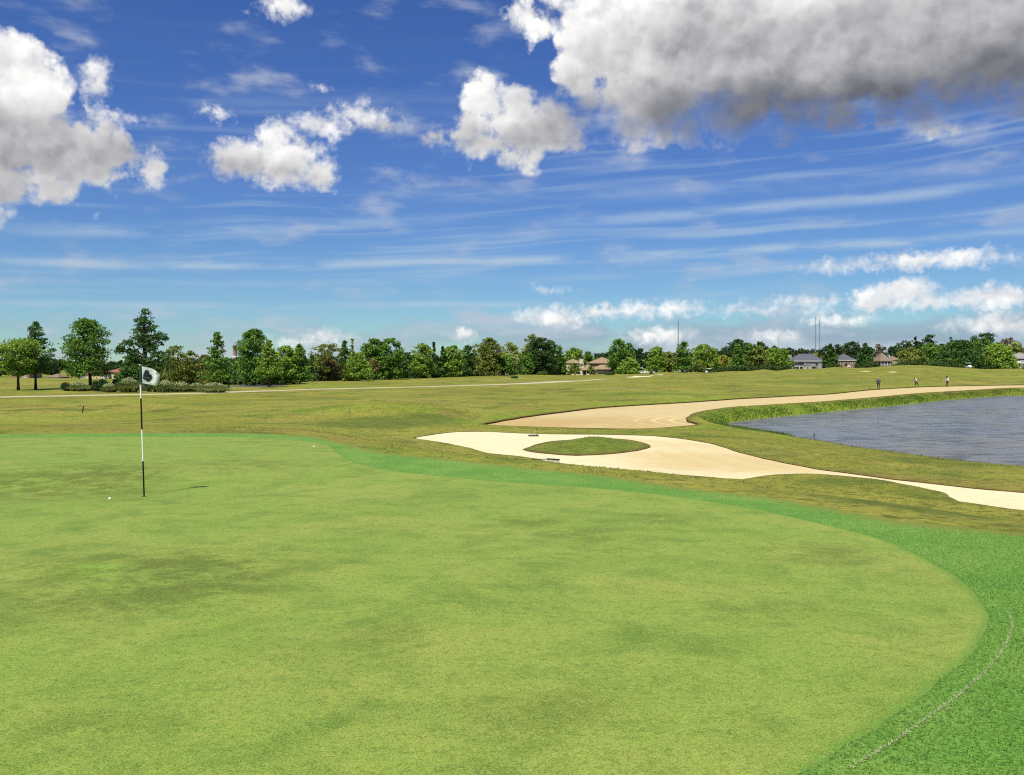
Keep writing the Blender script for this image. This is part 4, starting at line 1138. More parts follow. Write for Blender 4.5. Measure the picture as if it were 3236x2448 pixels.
# ------------------------------------------------------------------ shrubs and ornamental grasses
def pampas(px, top, base, w, d, label, hue=(0.26, 0.32, 0.13)):
    r = np.random.default_rng(int(px * 3 + top))
    X = (px - CX) / F * d; zb = gz(X, d); H = max((base - top) / F * d, 0.5); Wd = w / F * d
    root = empty('ornamental_grass', (X, d, zb)); tag(root, label, 'shrub', 'ornamental grasses by the left trees')
    n = 1500
    a = r.uniform(0, 6.283, n); t = r.uniform(0, 1, n) ** 0.6
    el = np.pi / 2 - t * 1.15
    L = H * r.uniform(0.75, 1.08, n)
    b0 = np.column_stack([0.13 * Wd * r.normal(size=n), 0.13 * Wd * r.normal(size=n), np.zeros(n) - 0.03])
    tip = b0 + np.column_stack([np.cos(a) * np.cos(el) * Wd * 0.5, np.sin(a) * np.cos(el) * Wd * 0.5, L * np.sin(el) ** 0.8])
    wv_ = np.column_stack([-np.sin(a), np.cos(a), np.zeros(n)]) * 0.045
    mid = (b0 + tip) / 2 + np.array([0, 0, 0.12 * H])
    V = np.stack([b0 - wv_ * 0.7, b0 + wv_ * 0.7, mid + wv_, tip, mid - wv_], 1)
    F1 = np.arange(5 * n).reshape(-1, 5)
    o = mesh_np('blades', V.reshape(-1, 3), F1, M['leaf'], root)
    add_attr(o, 'tint', np.repeat(r.uniform(0.1, 1, n), 5)); o.color = (*hue, 1)
    m = 260   # feathery plumes near the top
    a = r.uniform(0, 6.283, m); q = r.uniform(0, 0.75, m) ** 0.7
    c = np.column_stack([np.cos(a) * q * Wd * 0.45, np.sin(a) * q * Wd * 0.45, H * (1.0 - 0.42 * q ** 2) * r.uniform(0.86, 1.05, m)])
    V, Fc, tint = leaf_cloud(c, np.full(m, 0.09), 4, 0.14, 1.6, r)
    o = mesh_np('plumes', V, Fc, M['leaf'], root); add_attr(o, 'tint', tint); o.color = (0.38, 0.43, 0.22, 1)

def shrub(px, top, base, w, d, hue, label, name='shrub'):
    r = np.random.default_rng(int(px * 5 + top))
    X = (px - CX) / F * d; zb = gz(X, d); H = max((base - top) / F * d, 0.4); Wd = w / F * d
    root = empty(name, (X, d, zb)); tag(root, label, 'shrub')
    k = 34
    t = r.uniform(0, 1, k); rr = np.sqrt(np.clip(1 - t ** 2.5, 0, 1)) * Wd * 0.42 * r.uniform(0.2, 1, k) ** 0.5; a = r.uniform(0, 6.283, k)
    C = np.column_stack([rr * np.cos(a), rr * np.sin(a), 0.1 * H + 0.8 * H * t])
    leaf = max(0.0017 * d, 0.14)
    rad = 0.17 * min(Wd, H * 1.5)
    V, Fc, tint = leaf_cloud(C, np.full(k, rad), int(np.clip(rad ** 2 * 14 / leaf ** 2, 20, 130)), leaf, 0.8, r)
    o = mesh_np('foliage', V, Fc, M['leaf'], root); add_attr(o, 'tint', tint); o.color = (*[q * 1.4 for q in GREENS[hue]], 1)
    mb = MB()
    for i in range(5):
        mb.tube([(0.05 * i, 0, -0.1), tuple(C[i] * 0.6), tuple(C[i])], [0.05, 0.035, 0.01], 4, cap=False)
    mb.build('stem', M['bark'], root)

pampas(250, 1208, 1234, 60, 120.5, 'pale grass clump right of the darkest shrub at left')
pampas(346, 1208, 1234, 48, 118.5, 'small rounded pale clump between dark shrub and tall clump')
pampas(406, 1189, 1233, 70, 118.5, 'tallest pale rounded grass clump, left of the flag')
pampas(522, 1197, 1231, 58, 119.5, 'pale grass clump just right of the flag cloth')
pampas(575, 1200, 1229, 60, 121, 'second pale grass clump right of the flag')
pampas(620, 1202, 1227, 56, 122, 'third pale grass clump right of the flag')
pampas(676, 1207, 1236, 84, 117, 'wide pale clump at the right end of the grass row')
shrub(208, 1210, 1235, 36, 120.5, 'deep', 'small dark round shrub at the left end of the planting')
shrub(318, 1197, 1234, 62, 121.5, 'deep', 'dark shrub right of the egg shaped tree trunk')
shrub(304, 1193, 1220, 34, 127, 'light', 'bright green bush behind the egg shaped tree trunk')
shrub(368, 1186, 1222, 40, 126, 'mid', 'green bush behind the tallest pale grass clump')
shrub(480, 1204, 1233, 60, 121, 'dark', 'dark low shrub behind the flagstick')
shrub(785, 1200, 1214, 60, 186, 'deep', 'dark low bush on the far side of the small pond')
shrub(1782, 1171, 1186, 56, 318, 'pale', 'grey green hedge clump left of the tan house', 'hedge')
shrub(1712, 1177, 1187, 44, 296, 'olive', 'low olive bush under the great dark oak')
shrub(1626, 1194, 1200, 26, 240, 'dark', 'small dark bush on the fairway mound above the cart path')
shrub(1925, 1185, 1191, 30, 300, 'mid', 'low green tuft on the mound below the tan house')
shrub(2058, 1181, 1187, 12, 318, 'mid', 'tiny green tuft by the far pale bunker')

# ------------------------------------------------------------------ houses
def brick_material(name, a, b_, mortar):
    m, N, b, _ = material(name)
    p = N.new('ShaderNodeTexCoord').outputs['Object']
    br = N.new('ShaderNodeTexBrick'); N.put(br, 'Vector', N.v('MULTIPLY', N.comb(N.xyz(p)[0], N.xyz(p)[2], N.xyz(p)[1]), (1, 1, 1)))
    N.put(br, 'Color1', (*a, 1)); N.put(br, 'Color2', (*b_, 1)); N.put(br, 'Mortar', (*mortar, 1)); N.put(br, 'Scale', 3.0); N.put(br, 'Mortar Size', 0.012)
    n = N.noise(p, 1.2, 4.0, 0.6)
    c = N.mix(N.ramp(n, 0.35, 0.7, 0.0, 0.5), br.outputs['Color'], tuple(x * 0.7 for x in a))
    N.put(b, 'Base Color', c); N.put(b, 'Roughness', 0.9)
    return m
def roof_material(name, a):
    m, N, b, _ = material(name)
    p = N.new('ShaderNodeTexCoord').outputs['Object']
    n = N.noise(p, 0.9, 5.0, 0.65); f = N.noise(N.v('MULTIPLY', p, (3.0, 3.0, 9.0)), 1.5, 3.0, 0.6)
    c = N.mix(N.ramp(n, 0.3, 0.7), tuple(x * 0.85 for x in a), tuple(x * 1.15 for x in a))
    c = N.mix(N.ramp(f, 0.45, 0.7, 0, 0.35), c, tuple(x * 0.6 for x in a))
    N.put(b, 'Base Color', c); N.put(b, 'Roughness', 0.95); N.put(b, 'Specular IOR Level', 0.1)
    bump(N, b, f, 0.5, 0.05)
    return m
M['brick'] = brick_material('red_brick', (0.24, 0.11, 0.075), (0.32, 0.17, 0.12), (0.34, 0.30, 0.25))
M['brick_tan'] = brick_material('tan_brick', (0.36, 0.27, 0.18), (0.42, 0.33, 0.23), (0.42, 0.38, 0.30))
M['siding'] = plain('grey_siding', (0.25, 0.255, 0.27), 0.8, 0.08, 0.8)
M['cream'] = plain('cream_stucco', (0.55, 0.47, 0.31), 0.9, 0.08, 0.8)
M['yellow_stucco'] = plain('yellow_stucco', (0.58, 0.47, 0.24), 0.9, 0.08, 0.8)
M['trim'] = plain('white_trim', (0.66, 0.66, 0.62), 0.6, 0.05, 1.0)
M['roof_grey'] = roof_material('grey_shingle', (0.095, 0.098, 0.112))
M['roof_brown'] = roof_material('brown_shingle', (0.200, 0.150, 0.105))
M['roof_tan'] = roof_material('tan_shingle', (0.255, 0.190, 0.115))
M['roof_red'] = roof_material('red_tile', (0.25, 0.105, 0.075))
M['roof_pale'] = roof_material('weathered_shingle', (0.24, 0.23, 0.21))
M['dark'] = plain('dark_opening', (0.02, 0.02, 0.022), 0.7, 0.2, 1.0)
M['screen'] = plain('porch_screen', (0.045, 0.048, 0.05), 0.7, 0.2, 1.0)
def glass_material():
    m, N, b, _ = material('window_glass')
    p = N.new('ShaderNodeTexCoord').outputs['Object']
    N.put(b, 'Base Color', N.mix(N.noise(p, 0.8, 2.0), (0.03, 0.035, 0.045), (0.07, 0.08, 0.095))); N.put(b, 'Roughness', 0.08); N.put(b, 'Specular IOR Level', 0.7)
    return m
M['glass'] = glass_material()

class House:
    """parts are given in picture columns and rows at the house's depth; fronts face the camera"""
    def __init__(self, px, d, label, rz=0.0, name='house'):
        self.d, self.px0 = d, px
        X = (px - CX) / F * d
        self.zb = gz(X, d)
        self.root = empty(name, (X, d, self.zb), rz)
        tag(self.root, label, 'house')
    def x(self, px): return (px - self.px0) / F * self.d
    def z(self, py): return EYE + (HY - py) / F * self.d - self.zb
    def wall(self, x0, x1, top, mat, y0=0.0, y1=9.0, base=None, name='wall'):
        mb = MB(); mb.box(self.x(x0), self.x(x1), y0, y1, -0.4 if base is None else self.z(base), self.z(top))
        return mb.build(name, M[mat], self.root)
    def roof(self, x0, x1, eave, ridge, mat, y0=0.0, y1=9.0, rr=0.5, over=0.45):
        mb = MB(); mb.hip(self.x(x0), self.x(x1), y0, y1, self.z(eave), self.z(ridge), rr, over)
        return mb.build('roof', M[mat], self.root)
    def window(self, x0, x1, y_top, y_bot, y=0.0, arch=False, mull=1):
        a, b, t, bt = self.x(x0), self.x(x1), self.z(y_top), self.z(y_bot)
        f = 0.16
        fr = MB()
        for bxs in ((a - f, a, bt - f, t + f), (b, b + f, bt - f, t + f), (a, b, t, t + f), (a, b, bt - f, bt)):
            fr.box(bxs[0], bxs[1], y - 0.10, y + 0.02, bxs[2], bxs[3])
        for i in range(1, mull + 1):
            xm = a + (b - a) * i / (mull + 1)
            fr.box(xm - 0.05, xm + 0.05, y - 0.08, y + 0.02, bt, t)
        if arch:
            n = 10; c = (a + b) / 2; r = (b - a) / 2 + f
            pts = [(c + r * math.cos(math.pi * i / n), y - 0.10, t + f + r * math.sin(math.pi * i / n) * 0.9) for i in range(n + 1)]
            back = [(p[0], y + 0.02, p[2]) for p in pts]
            fr.poly(pts + back, [tuple(reversed(range(n + 1)))] + [(i, i + 1, n + 2 + i, n + 1 + i) for i in range(n)])
        w = fr.build('window', M['trim'], self.root)
        MB().box(a + 0.002, b - 0.002, y - 0.05, y + 0.03, bt + 0.002, t - 0.002).build('pane', M['glass'], w)
        return w
    def box(self, name, x0, x1, top, bot, mat, y0, y1):
        return MB().box(self.x(x0), self.x(x1), y0, y1, self.z(bot), self.z(top)).build(name, M[mat], self.root)

# grey two-storey house
h = House(2555, 500, 'large two storey grey house with dark hipped roof and balcony')
h.wall(2540, 2606, 1140, 'siding', 0.0, 12.0)
h.wall(2504, 2539.9, 1140, 'siding', 2.6, 12.0)
h.roof(2503, 2607, 1140, 1117, 'roof_grey', 0.0, 12.0, 0.5, 0.6)
h.box('chimney', 2501, 2506.5, 1120, 1172, 'siding', 3.0, 4.4)
h.box('fascia', 2502, 2608, 1139.6, 1141.4, 'trim', -0.72, -0.64)
h.box('balcony', 2504, 2539.6, 1155.4, 1157.4, 'trim', -0.4, 2.55)
for x in (2504.5, 2514, 2525, 2537): h.box('porch_post', x, x + 1.5, 1157.5, 1172, 'trim', -0.3, 0.0)
for x in (2505, 2514.5, 2524.5, 2533): h.box('baluster_rail', x, x + 0.6, 1151.8, 1155.3, 'trim', -0.3, -0.2)
for x in (2507, 2516, 2526): h.window(x, x + 5.5, 1144.5, 1154.0, 2.6)
h.window(2543, 2549, 1144.5, 1149.5)
h.box('bay', 2540.2, 2556.5, 1154.5, 1171, 'trim', -1.6, -0.02)
MB().hip(h.x(2540), h.x(2557), -1.6, 0.3, h.z(1154.4), h.z(1151.8), 0.4, 0.25).build('bay_roof', M['roof_grey'], h.root)
for x in (2542, 2546.5, 2551): h.window(x, x + 3.0, 1158.5, 1166.0, -1.6, mull=0)
for x in (2585, 2590.5, 2596): h.window(x, x + 3.8, 1144.5, 1149.5, mull=0)
h.box('door', 2570, 2575, 1159.5, 1171, 'dark', -0.05, 0.1)
h.box('door_frame', 2568.4, 2569.9, 1158, 1171, 'trim', -0.14, -0.02); h.box('door_frame', 2575.1, 2576.8, 1158, 1171, 'trim', -0.14, -0.02)
MB().hip(h.x(2566), h.x(2579), -1.3, 0.0, h.z(1157.5), h.z(1153.6), 0.5, 0.1).build('door_canopy', M['roof_brown'], h.root)
h.window(2593, 2597, 1159.5, 1164, mull=0)

h = House(2675, 500, 'brick house with dark pyramid roof and cream window surrounds')
h.wall(2648, 2704, 1137.5, 'brick', 0.0, 11.0)
h.roof(2647, 2705, 1137.5, 1116.5, 'roof_grey', 0.0, 11.0, 0.5, 0.5)
h.box('fascia', 2646.6, 2705.4, 1137.2, 1138.8, 'trim', -0.62, -0.54)
for x, w_ in ((2651, 4), (2665, 4), (2677, 9), (2694, 4)): h.window(x, x + w_, 1144, 1149.5, mull=1 if w_ > 5 else 0)
h.window(2678, 2686, 1158.8, 1166, arch=True)
h.box('chimney', 2683, 2688.5, 1123, 1133, 'trim', 5.0, 6.2)
h.box('downpipe', 2659.5, 2660.4, 1139, 1168, 'dark', -0.09, -0.02)

h = House(2810, 430, 'brown roofed tan house with a screened porch and lower wing')
h.wall(2783, 2818, 1140, 'brick_tan', 2.2, 11.0)
h.roof(2782, 2819, 1140, 1114.5, 'roof_brown', 0.0, 11.0, 0.5, 0.4)
h.box('porch_screen', 2783.5, 2814.5, 1141.5, 1152, 'screen', 0.1, 2.1)
h.box('porch_beam', 2783, 2818.5, 1140.2, 1141.6, 'cream', -0.1, 0.12)
h.box('porch_rail', 2783, 2815, 1152, 1153.6, 'trim', -0.05, 0.1)
h.wall(2818.6, 2846, 1136.5, 'brick_tan', 1.0, 9.0)
h.roof(2819.5, 2847, 1136.5, 1124, 'roof_brown', 1.0, 9.0, 0.5, 0.3)
for x in (2783.2, 2793.5, 2804, 2814.3): h.box('porch_post', x, x + 0.9, 1141.4, 1166, 'trim', -0.06, 0.12)

h = House(1865, 345, 'rambling tan roofed house with chimney and arched windows')
h.wall(1790, 1846, 1146, 'cream', 1.0, 9.0)
h.roof(1788, 1838, 1146, 1132.5, 'roof_tan', 1.0, 9.0, 0.5, 0.4)
h.box('chimney', 1831.5, 1843.5, 1131.5, 1150, 'cream', 0.6, 2.0)
h.box('chimney_cap', 1830.5, 1844.5, 1127.5, 1131.4, 'dark', 0.4, 2.2)
for x in (1817.5, 1836): h.window(x, x + 6.0, 1148.5, 1156.5, 1.0, arch=True, mull=1)
h.wall(1846.2, 1874, 1168, 'brick', 0.0, 8.0)
MB().hip(h.x(1840), h.x(1880), -0.6, 8.5, h.z(1168.5), h.z(1150), 0.45, 0.2).build('roof', M['roof_tan'], h.root)
h.wall(1872, 1948, 1146.5, 'brick', 3.4, 14.0)
h.roof(1869, 1950, 1146.5, 1127, 'roof_tan', 3.4, 14.0, 0.62, 0.6)
h.wall(1874.2, 1946, 1166, 'brick', 0.2, 3.3)
MB().hip(h.x(1871), h.x(1950), -0.3, 3.2, h.z(1166), h.z(1152), 0.9, 0.3).build('porch_roof', M['roof_tan'], h.root)
h.box('stone_band', 1889, 1935, 1172.5, 1176.5, 'cream', 0.08, 0.2)
h.box('garage_opening', 1891, 1933, 1177, 1185, 'dark', 0.05, 0.22)
for x in (1840.2, 1852.5): h.box('porch_post', x, x + 1.4, 1169, 1190, 'cream', -0.5, -0.2)
h.box('doorway', 1842.2, 1852, 1170.5, 1190, 'dark', -0.06, -0.01)
h.box('door', 1856, 1862, 1174, 1190, 'trim', -0.08, -0.01)
h.window(1879, 1886, 1171, 1178, 0.2)

h = House(3240, 360, 'weathered roofed house cut off by the right edge')
h.wall(3214, 3290, 1132, 'brick', 2.0, 12.0)
h.roof(3211, 3292, 1132, 1113, 'roof_pale', 2.0, 12.0, 0.5, 0.4)
MB().hip(h.x(3206), h.x(3290), -1.0, 1.9, h.z(1149), h.z(1138), 0.9, 0.2).build('porch_roof', M['roof_pale'], h.root)
h.box('gable', 3208, 3219, 1140, 1147, 'trim', -1.35, -1.25)
h.wall(3209, 3290, 1149, 'brick', -0.6, 1.9)
h.window(3222, 3230, 1153, 1160, -0.6)

h = House(2418, 430, 'small brick house with grey roof between the bright trees')
h.wall(2404, 2436, 1147, 'brick', 0.0, 8.0)
h.roof(2402, 2437, 1147, 1133, 'roof_pale', 0.0, 8.0, 0.5, 0.4)
h.box('fascia', 2401.6, 2437.4, 1146.8, 1148.2, 'trim', -0.5, -0.44)
h.window(2410, 2415, 1152, 1158); h.window(2424, 2429, 1152, 1158)

h = House(310, 285, 'yellow walled house with a red roof behind the egg shaped tree', name='house')
h.wall(252, 343, 1180, 'yellow_stucco', 0.0, 9.0)
h.wall(343.2, 378, 1174.5, 'cream', 0.6, 9.0)
h.roof(340, 376, 1174.5, 1162.5, 'roof_red', 0.6, 9.0, 0.5, 0.4)
h.roof(250, 344, 1180, 1169, 'roof_red', 0.0, 8.5, 0.5, 0.4)
for x in (256, 261.5, 267): h.window(x, x + 3, 1189, 1196, arch=True, mull=0)
for x in (322, 329, 336): h.window(x, x + 3.4, 1187.5, 1193, mull=0)

h = House(66, 285, 'low brick house with a cream pillar at far left', name='house')
h.wall(38, 92, 1175, 'brick', 0.0, 8.0)
h.roof(36, 94, 1175, 1163, 'roof_brown', 0.0, 8.0, 0.5, 0.4)
h.box('pillar', 55, 63, 1175.4, 1202, 'cream', -0.35, -0.02)
h.window(74, 80, 1184, 1192)

h = House(168, 285, 'dark gabled cottage with a white porch post left of the dark shrubs', name='house')
h.wall(152, 184, 1191, 'brick', 0.0, 7.0)
h.roof(150, 187, 1191, 1180, 'roof_brown', -0.8, 7.0, 0.5, 0.4)
h.box('porch_post', 182.2, 183.4, 1191.6, 1202, 'trim', -1.0, -0.8)
h.window(160, 165, 1194, 1199); h.window(171, 176, 1194, 1199)

h = House(1598, 300, 'brick house with white porch posts under the middle trees', name='house')
h.wall(1552, 1634, 1170, 'brick', 2.0, 9.0)
h.roof(1550, 1637, 1170, 1158, 'roof_brown', 0.0, 9.0, 0.5, 0.4)
for x in (1557, 1572, 1583, 1598, 1605): h.box('porch_post', x, x + 1.6, 1170.5, 1192, 'trim', 0.0, 0.25)
for x in (1621, 1627): h.window(x, x + 2.6, 1175.5, 1182, 2.0, mull=0)
h.box('door', 1576, 1580, 1173, 1190, 'siding', 1.9, 2.0)

# ------------------------------------------------------------------ smokestack and masts
def at(px, py, d):
    return ((px - CX) / F * d, d, EYE + (HY - py) / F * d)
p = at(744, 1090, 700)
root = empty('smokestack', (p[0], p[1], -2.4)); tag(root, 'red brick smokestack rising between two pointed trees at left', 'smokestack')
Hs = p[2] + 2.4
MB().lathe([(1.75, -1.0), (1.55, Hs * 0.7), (1.42, Hs - 1.0), (1.62, Hs - 1.0), (1.62, Hs), (1.1, Hs), (1.05, Hs - 1.5)], 18).build('shaft', M['brick'], root, True)
MB().lathe([(1.60, Hs * 0.45), (1.75, Hs * 0.45), (1.72, Hs * 0.55), (1.58, Hs * 0.55)], 18).build('pale_band', M['trim'], root, True)

M['mast'] = plain('mast_haze', (0.16, 0.17, 0.20), 0.6, 0.1, 0.2)  # grey lightened so that distance haze is in the colour
def mast(px, top, d, r, label):
    x, y, zt = at(px, top, d)
    zb = -3.0
    root = empty('radio_mast', (x, y, zb)); tag(root, label, 'mast', 'radio masts')
    Hm = zt - zb
    legs = [(r * math.cos(a), r * math.sin(a)) for a in (0.4, 2.494, 4.589)]
    mb = MB()
    for lx, ly in legs: mb.tube([(lx, ly, 0), (lx, ly, Hm * 0.94)], 0.22 * r, 5)
    mb.build('leg_frame', M['mast'], root)
    mb = MB(); n = int(Hm / (3.2 * r))
    for i in range(n):
        z0, z1 = Hm * 0.94 * i / n, Hm * 0.94 * (i + 1) / n
        for k in range(3):
            a, b = legs[k], legs[(k + 1) % 3]
            mb.tube([(a[0], a[1], z0), (b[0], b[1], z1)], 0.10 * r, 3, cap=False)
    mb.build('lattice', M['mast'], root)
    MB().tube([(0, 0, Hm * 0.93), (0, 0, Hm)], [0.3 * r, 0.12 * r], 6).build('antenna', M['mast'], root)
    mb = MB()
    for f in (0.5, 0.9):
        for k in range(3):
            a = 0.4 + k * 2.094
            mb.tube([(r * math.cos(a), r * math.sin(a), Hm * f), (Hm * 0.5 * math.cos(a), Hm * 0.5 * math.sin(a), 0)], 0.03, 3, cap=False)
    mb.build('guy_wire', M['mast'], root)
mast(2143, 1004, 1500, 0.85, 'thick single radio mast above the middle of the tree line')
mast(2576, 993, 1700, 0.75, 'left and taller of the twin masts over the grey house')
mast(2589, 1003, 1700, 0.75, 'right one of the twin masts over the grey house')
mast(2460, 1062, 2300, 0.5, 'faint short mast left of the grey house')

# ------------------------------------------------------------------ golf carts and cars
M['cart_white'] = plain('white_bodywork', (0.70, 0.70, 0.66), 0.35, 0.04, 1.0)
M['cart_dark'] = plain('dark_bodywork', (0.03, 0.035, 0.04), 0.4, 0.15, 1.0)
M['rubber'] = plain('rubber', (0.02, 0.02, 0.02), 0.85, 0.15, 5.0)
M['rim'] = plain('wheel_rim', (0.4, 0.4, 0.4), 0.4, 0.1, 5.0)
M['vinyl'] = plain('seat_vinyl', (0.06, 0.055, 0.05), 0.6, 0.1, 3.0)
M['blue_paint'] = plain('blue_paint', (0.05, 0.12, 0.42), 0.3, 0.05, 1.0)
def wheel(root, x, y, r, w_=0.18):
    o = MB().lathe([(r * 0.55, -w_ / 2), (r * 0.92, -w_ / 2), (r, -w_ / 3), (r, w_ / 3), (r * 0.92, w_ / 2), (r * 0.55, w_ / 2)], 16).build('wheel', M['rubber'], root)
    o.location = (x, y, r); o.rotation_euler = (math.pi / 2, 0, 0)
    q = MB().lathe([(0.001, -w_ * 0.4), (r * 0.55, -w_ * 0.42), (r * 0.55, w_ * 0.42), (0.001, w_ * 0.4)], 12).build('rim', M['rim'], o)
def golf_cart(px, d, rz, body, label):
    x = (px - CX) / F * d
    root = empty('golf_cart', (x, d, gz(x, d)), rz); tag(root, label, 'golf cart', 'golf carts on the far fairway')
    mb = MB()   # length along x, nose to -x
    mb.box(-0.35, 0.55, -0.58, 0.58, 0.28, 0.36)
    mb.poly([(0.5, -0.58, 0.28), (1.2, -0.58, 0.36), (1.2, 0.58, 0.36), (0.5, 0.58, 0.28), (0.35, -0.58, 0.68), (1.2, -0.58, 0.78), (1.2, 0.58, 0.78), (0.35, 0.58, 0.68)],
            [(0, 3, 2, 1), (4, 5, 6, 7), (0, 1, 5, 4), (1, 2, 6, 5), (2, 3, 7, 6), (3, 0, 4, 7)])
    mb.build('body', M[body], root)
    MB().poly([(-1.2, -0.5, 0.32), (-0.36, -0.58, 0.28), (-0.36, 0.58, 0.28), (-1.2, 0.5, 0.32), (-1.15, -0.48, 0.62), (-0.45, -0.56, 0.98), (-0.45, 0.56, 0.98), (-1.15, 0.48, 0.62)],
              [(0, 3, 2, 1), (4, 5, 6, 7), (0, 1, 5, 4), (1, 2, 6, 5), (2, 3, 7, 6), (3, 0, 4, 7)]).build('front_cowl', M['cart_white'], root)
    MB().box(0.30, 0.78, -0.54, 0.54, 0.70, 0.86).build('seat', M['vinyl'], root)
    MB().box(0.74, 0.86, -0.54, 0.54, 0.92, 1.28).build('backrest', M['vinyl'], root)
    for s in (-1, 1):
        MB().tube([(-0.5, 0.55 * s, 0.9), (-0.28, 0.55 * s, 1.78)], 0.025, 6).build('roof_post', M['cart_dark'], root)
        MB().tube([(1.05, 0.55 * s, 0.75), (0.98, 0.55 * s, 1.78)], 0.025, 6).build('roof_post', M['cart_dark'], root)
        wheel(root, -0.82, 0.5 * s, 0.23); wheel(root, 0.85, 0.5 * s, 0.23)
    MB().poly([(-0.5, -0.62, 1.78), (1.15, -0.62, 1.78), (1.15, 0.62, 1.78), (-0.5, 0.62, 1.78), (-0.42, -0.56, 1.88), (1.08, -0.56, 1.88), (1.08, 0.56, 1.88), (-0.42, 0.56, 1.88)],
              [(0, 3, 2, 1), (4, 5, 6, 7), (0, 1, 5, 4), (1, 2, 6, 5), (2, 3, 7, 6), (3, 0, 4, 7)]).build('roof', M['cart_white'], root)
    MB().lathe([(0.13, -0.015), (0.16, -0.015), (0.16, 0.015), (0.13, 0.015)], 12).build('steering_wheel', M['rubber'], root, loc=(-0.18, -0.28, 1.02))
    return root
golf_cart(2238, 341, 0.0, 'cart_dark', 'dark golf cart with white roof seen side on at the mound crest')
golf_cart(3061, 309, math.pi / 2, 'cart_white', 'white fronted golf cart facing the camera at the far right crest')

def car(px, d, rz, paint, label):
    x = (px - CX) / F * d
    root = empty('parked_car', (x, d, gz(x, d)), rz); tag(root, label, 'car', 'cars parked under the far trees')
    prof = [(-2.2, 0.35), (-2.25, 0.62), (-2.05, 0.85), (-1.15, 0.98), (-0.55, 1.48), (0.95, 1.52), (1.75, 1.05), (2.2, 0.95), (2.25, 0.4)]
    n = len(prof); vs = []
    for s in (-0.88, 0.88):
        vs += [(a, s * (0.84 if z > 1.2 else 1.0), z) for a, z in prof]
    MB().poly(vs, [tuple(range(n)), tuple(reversed(range(n, 2 * n)))] + [(i, i + n, (i + 1) % n + n, (i + 1) % n) for i in range(n)]).build('body', M[paint], root)
    for s in (-1, 1):
        MB().poly([(-0.95, s * 0.885, 1.02), (1.5, s * 0.885, 1.05), (0.9, s * 0.80, 1.44), (-0.5, s * 0.80, 1.42)], [(0, 1, 2, 3)]).build('window', M['glass'], root)
        wheel(root, -1.4, 0.8 * s, 0.33, 0.2); wheel(root, 1.4, 0.8 * s, 0.33, 0.2)
    MB().poly([(-1.13, -0.7, 1.02), (-1.13, 0.7, 1.02), (-0.60, 0.62, 1.46), (-0.60, -0.62, 1.46)], [(0, 1, 2, 3)]).build('windscreen', M['glass'], root)
car(2022, 374, 0.1, 'cart_white', 'leftmost white car under the twin ragged trees')
car(2052, 376, 3.1, 'cart_white', 'white car between the leftmost white car and the blue one')
car(2077, 378, 1.57, 'blue_paint', 'blue car, end on, below the light green tree')
car(2137, 384, 0.05, 'cart_white', 'white car at the foot of the single mast')
car(2160, 386, 3.2, 'cart_white', 'rightmost white car under the upright oval tree')

# ------------------------------------------------------------------ people
M['skin'] = plain('skin', (0.20, 0.11, 0.07), 0.6, 0.08, 8.0)
M['shirt_white'] = plain('white_shirt', (0.62, 0.66, 0.74), 0.8, 0.08, 5.0)
M['shirt_navy'] = plain('navy_shirt', (0.035, 0.042, 0.07), 0.85, 0.2, 5.0)
M['trousers'] = plain('dark_trousers', (0.022, 0.018, 0.022), 0.85, 0.2, 5.0)
M['hat_pale'] = plain('pale_hat', (0.62, 0.58, 0.40), 0.8, 0.08, 5.0)
M['hair'] = plain('dark_hair', (0.012, 0.010, 0.009), 0.7, 0.2, 10.0)
M['shoe'] = plain('shoe', (0.10, 0.05, 0.035), 0.6, 0.2, 8.0)

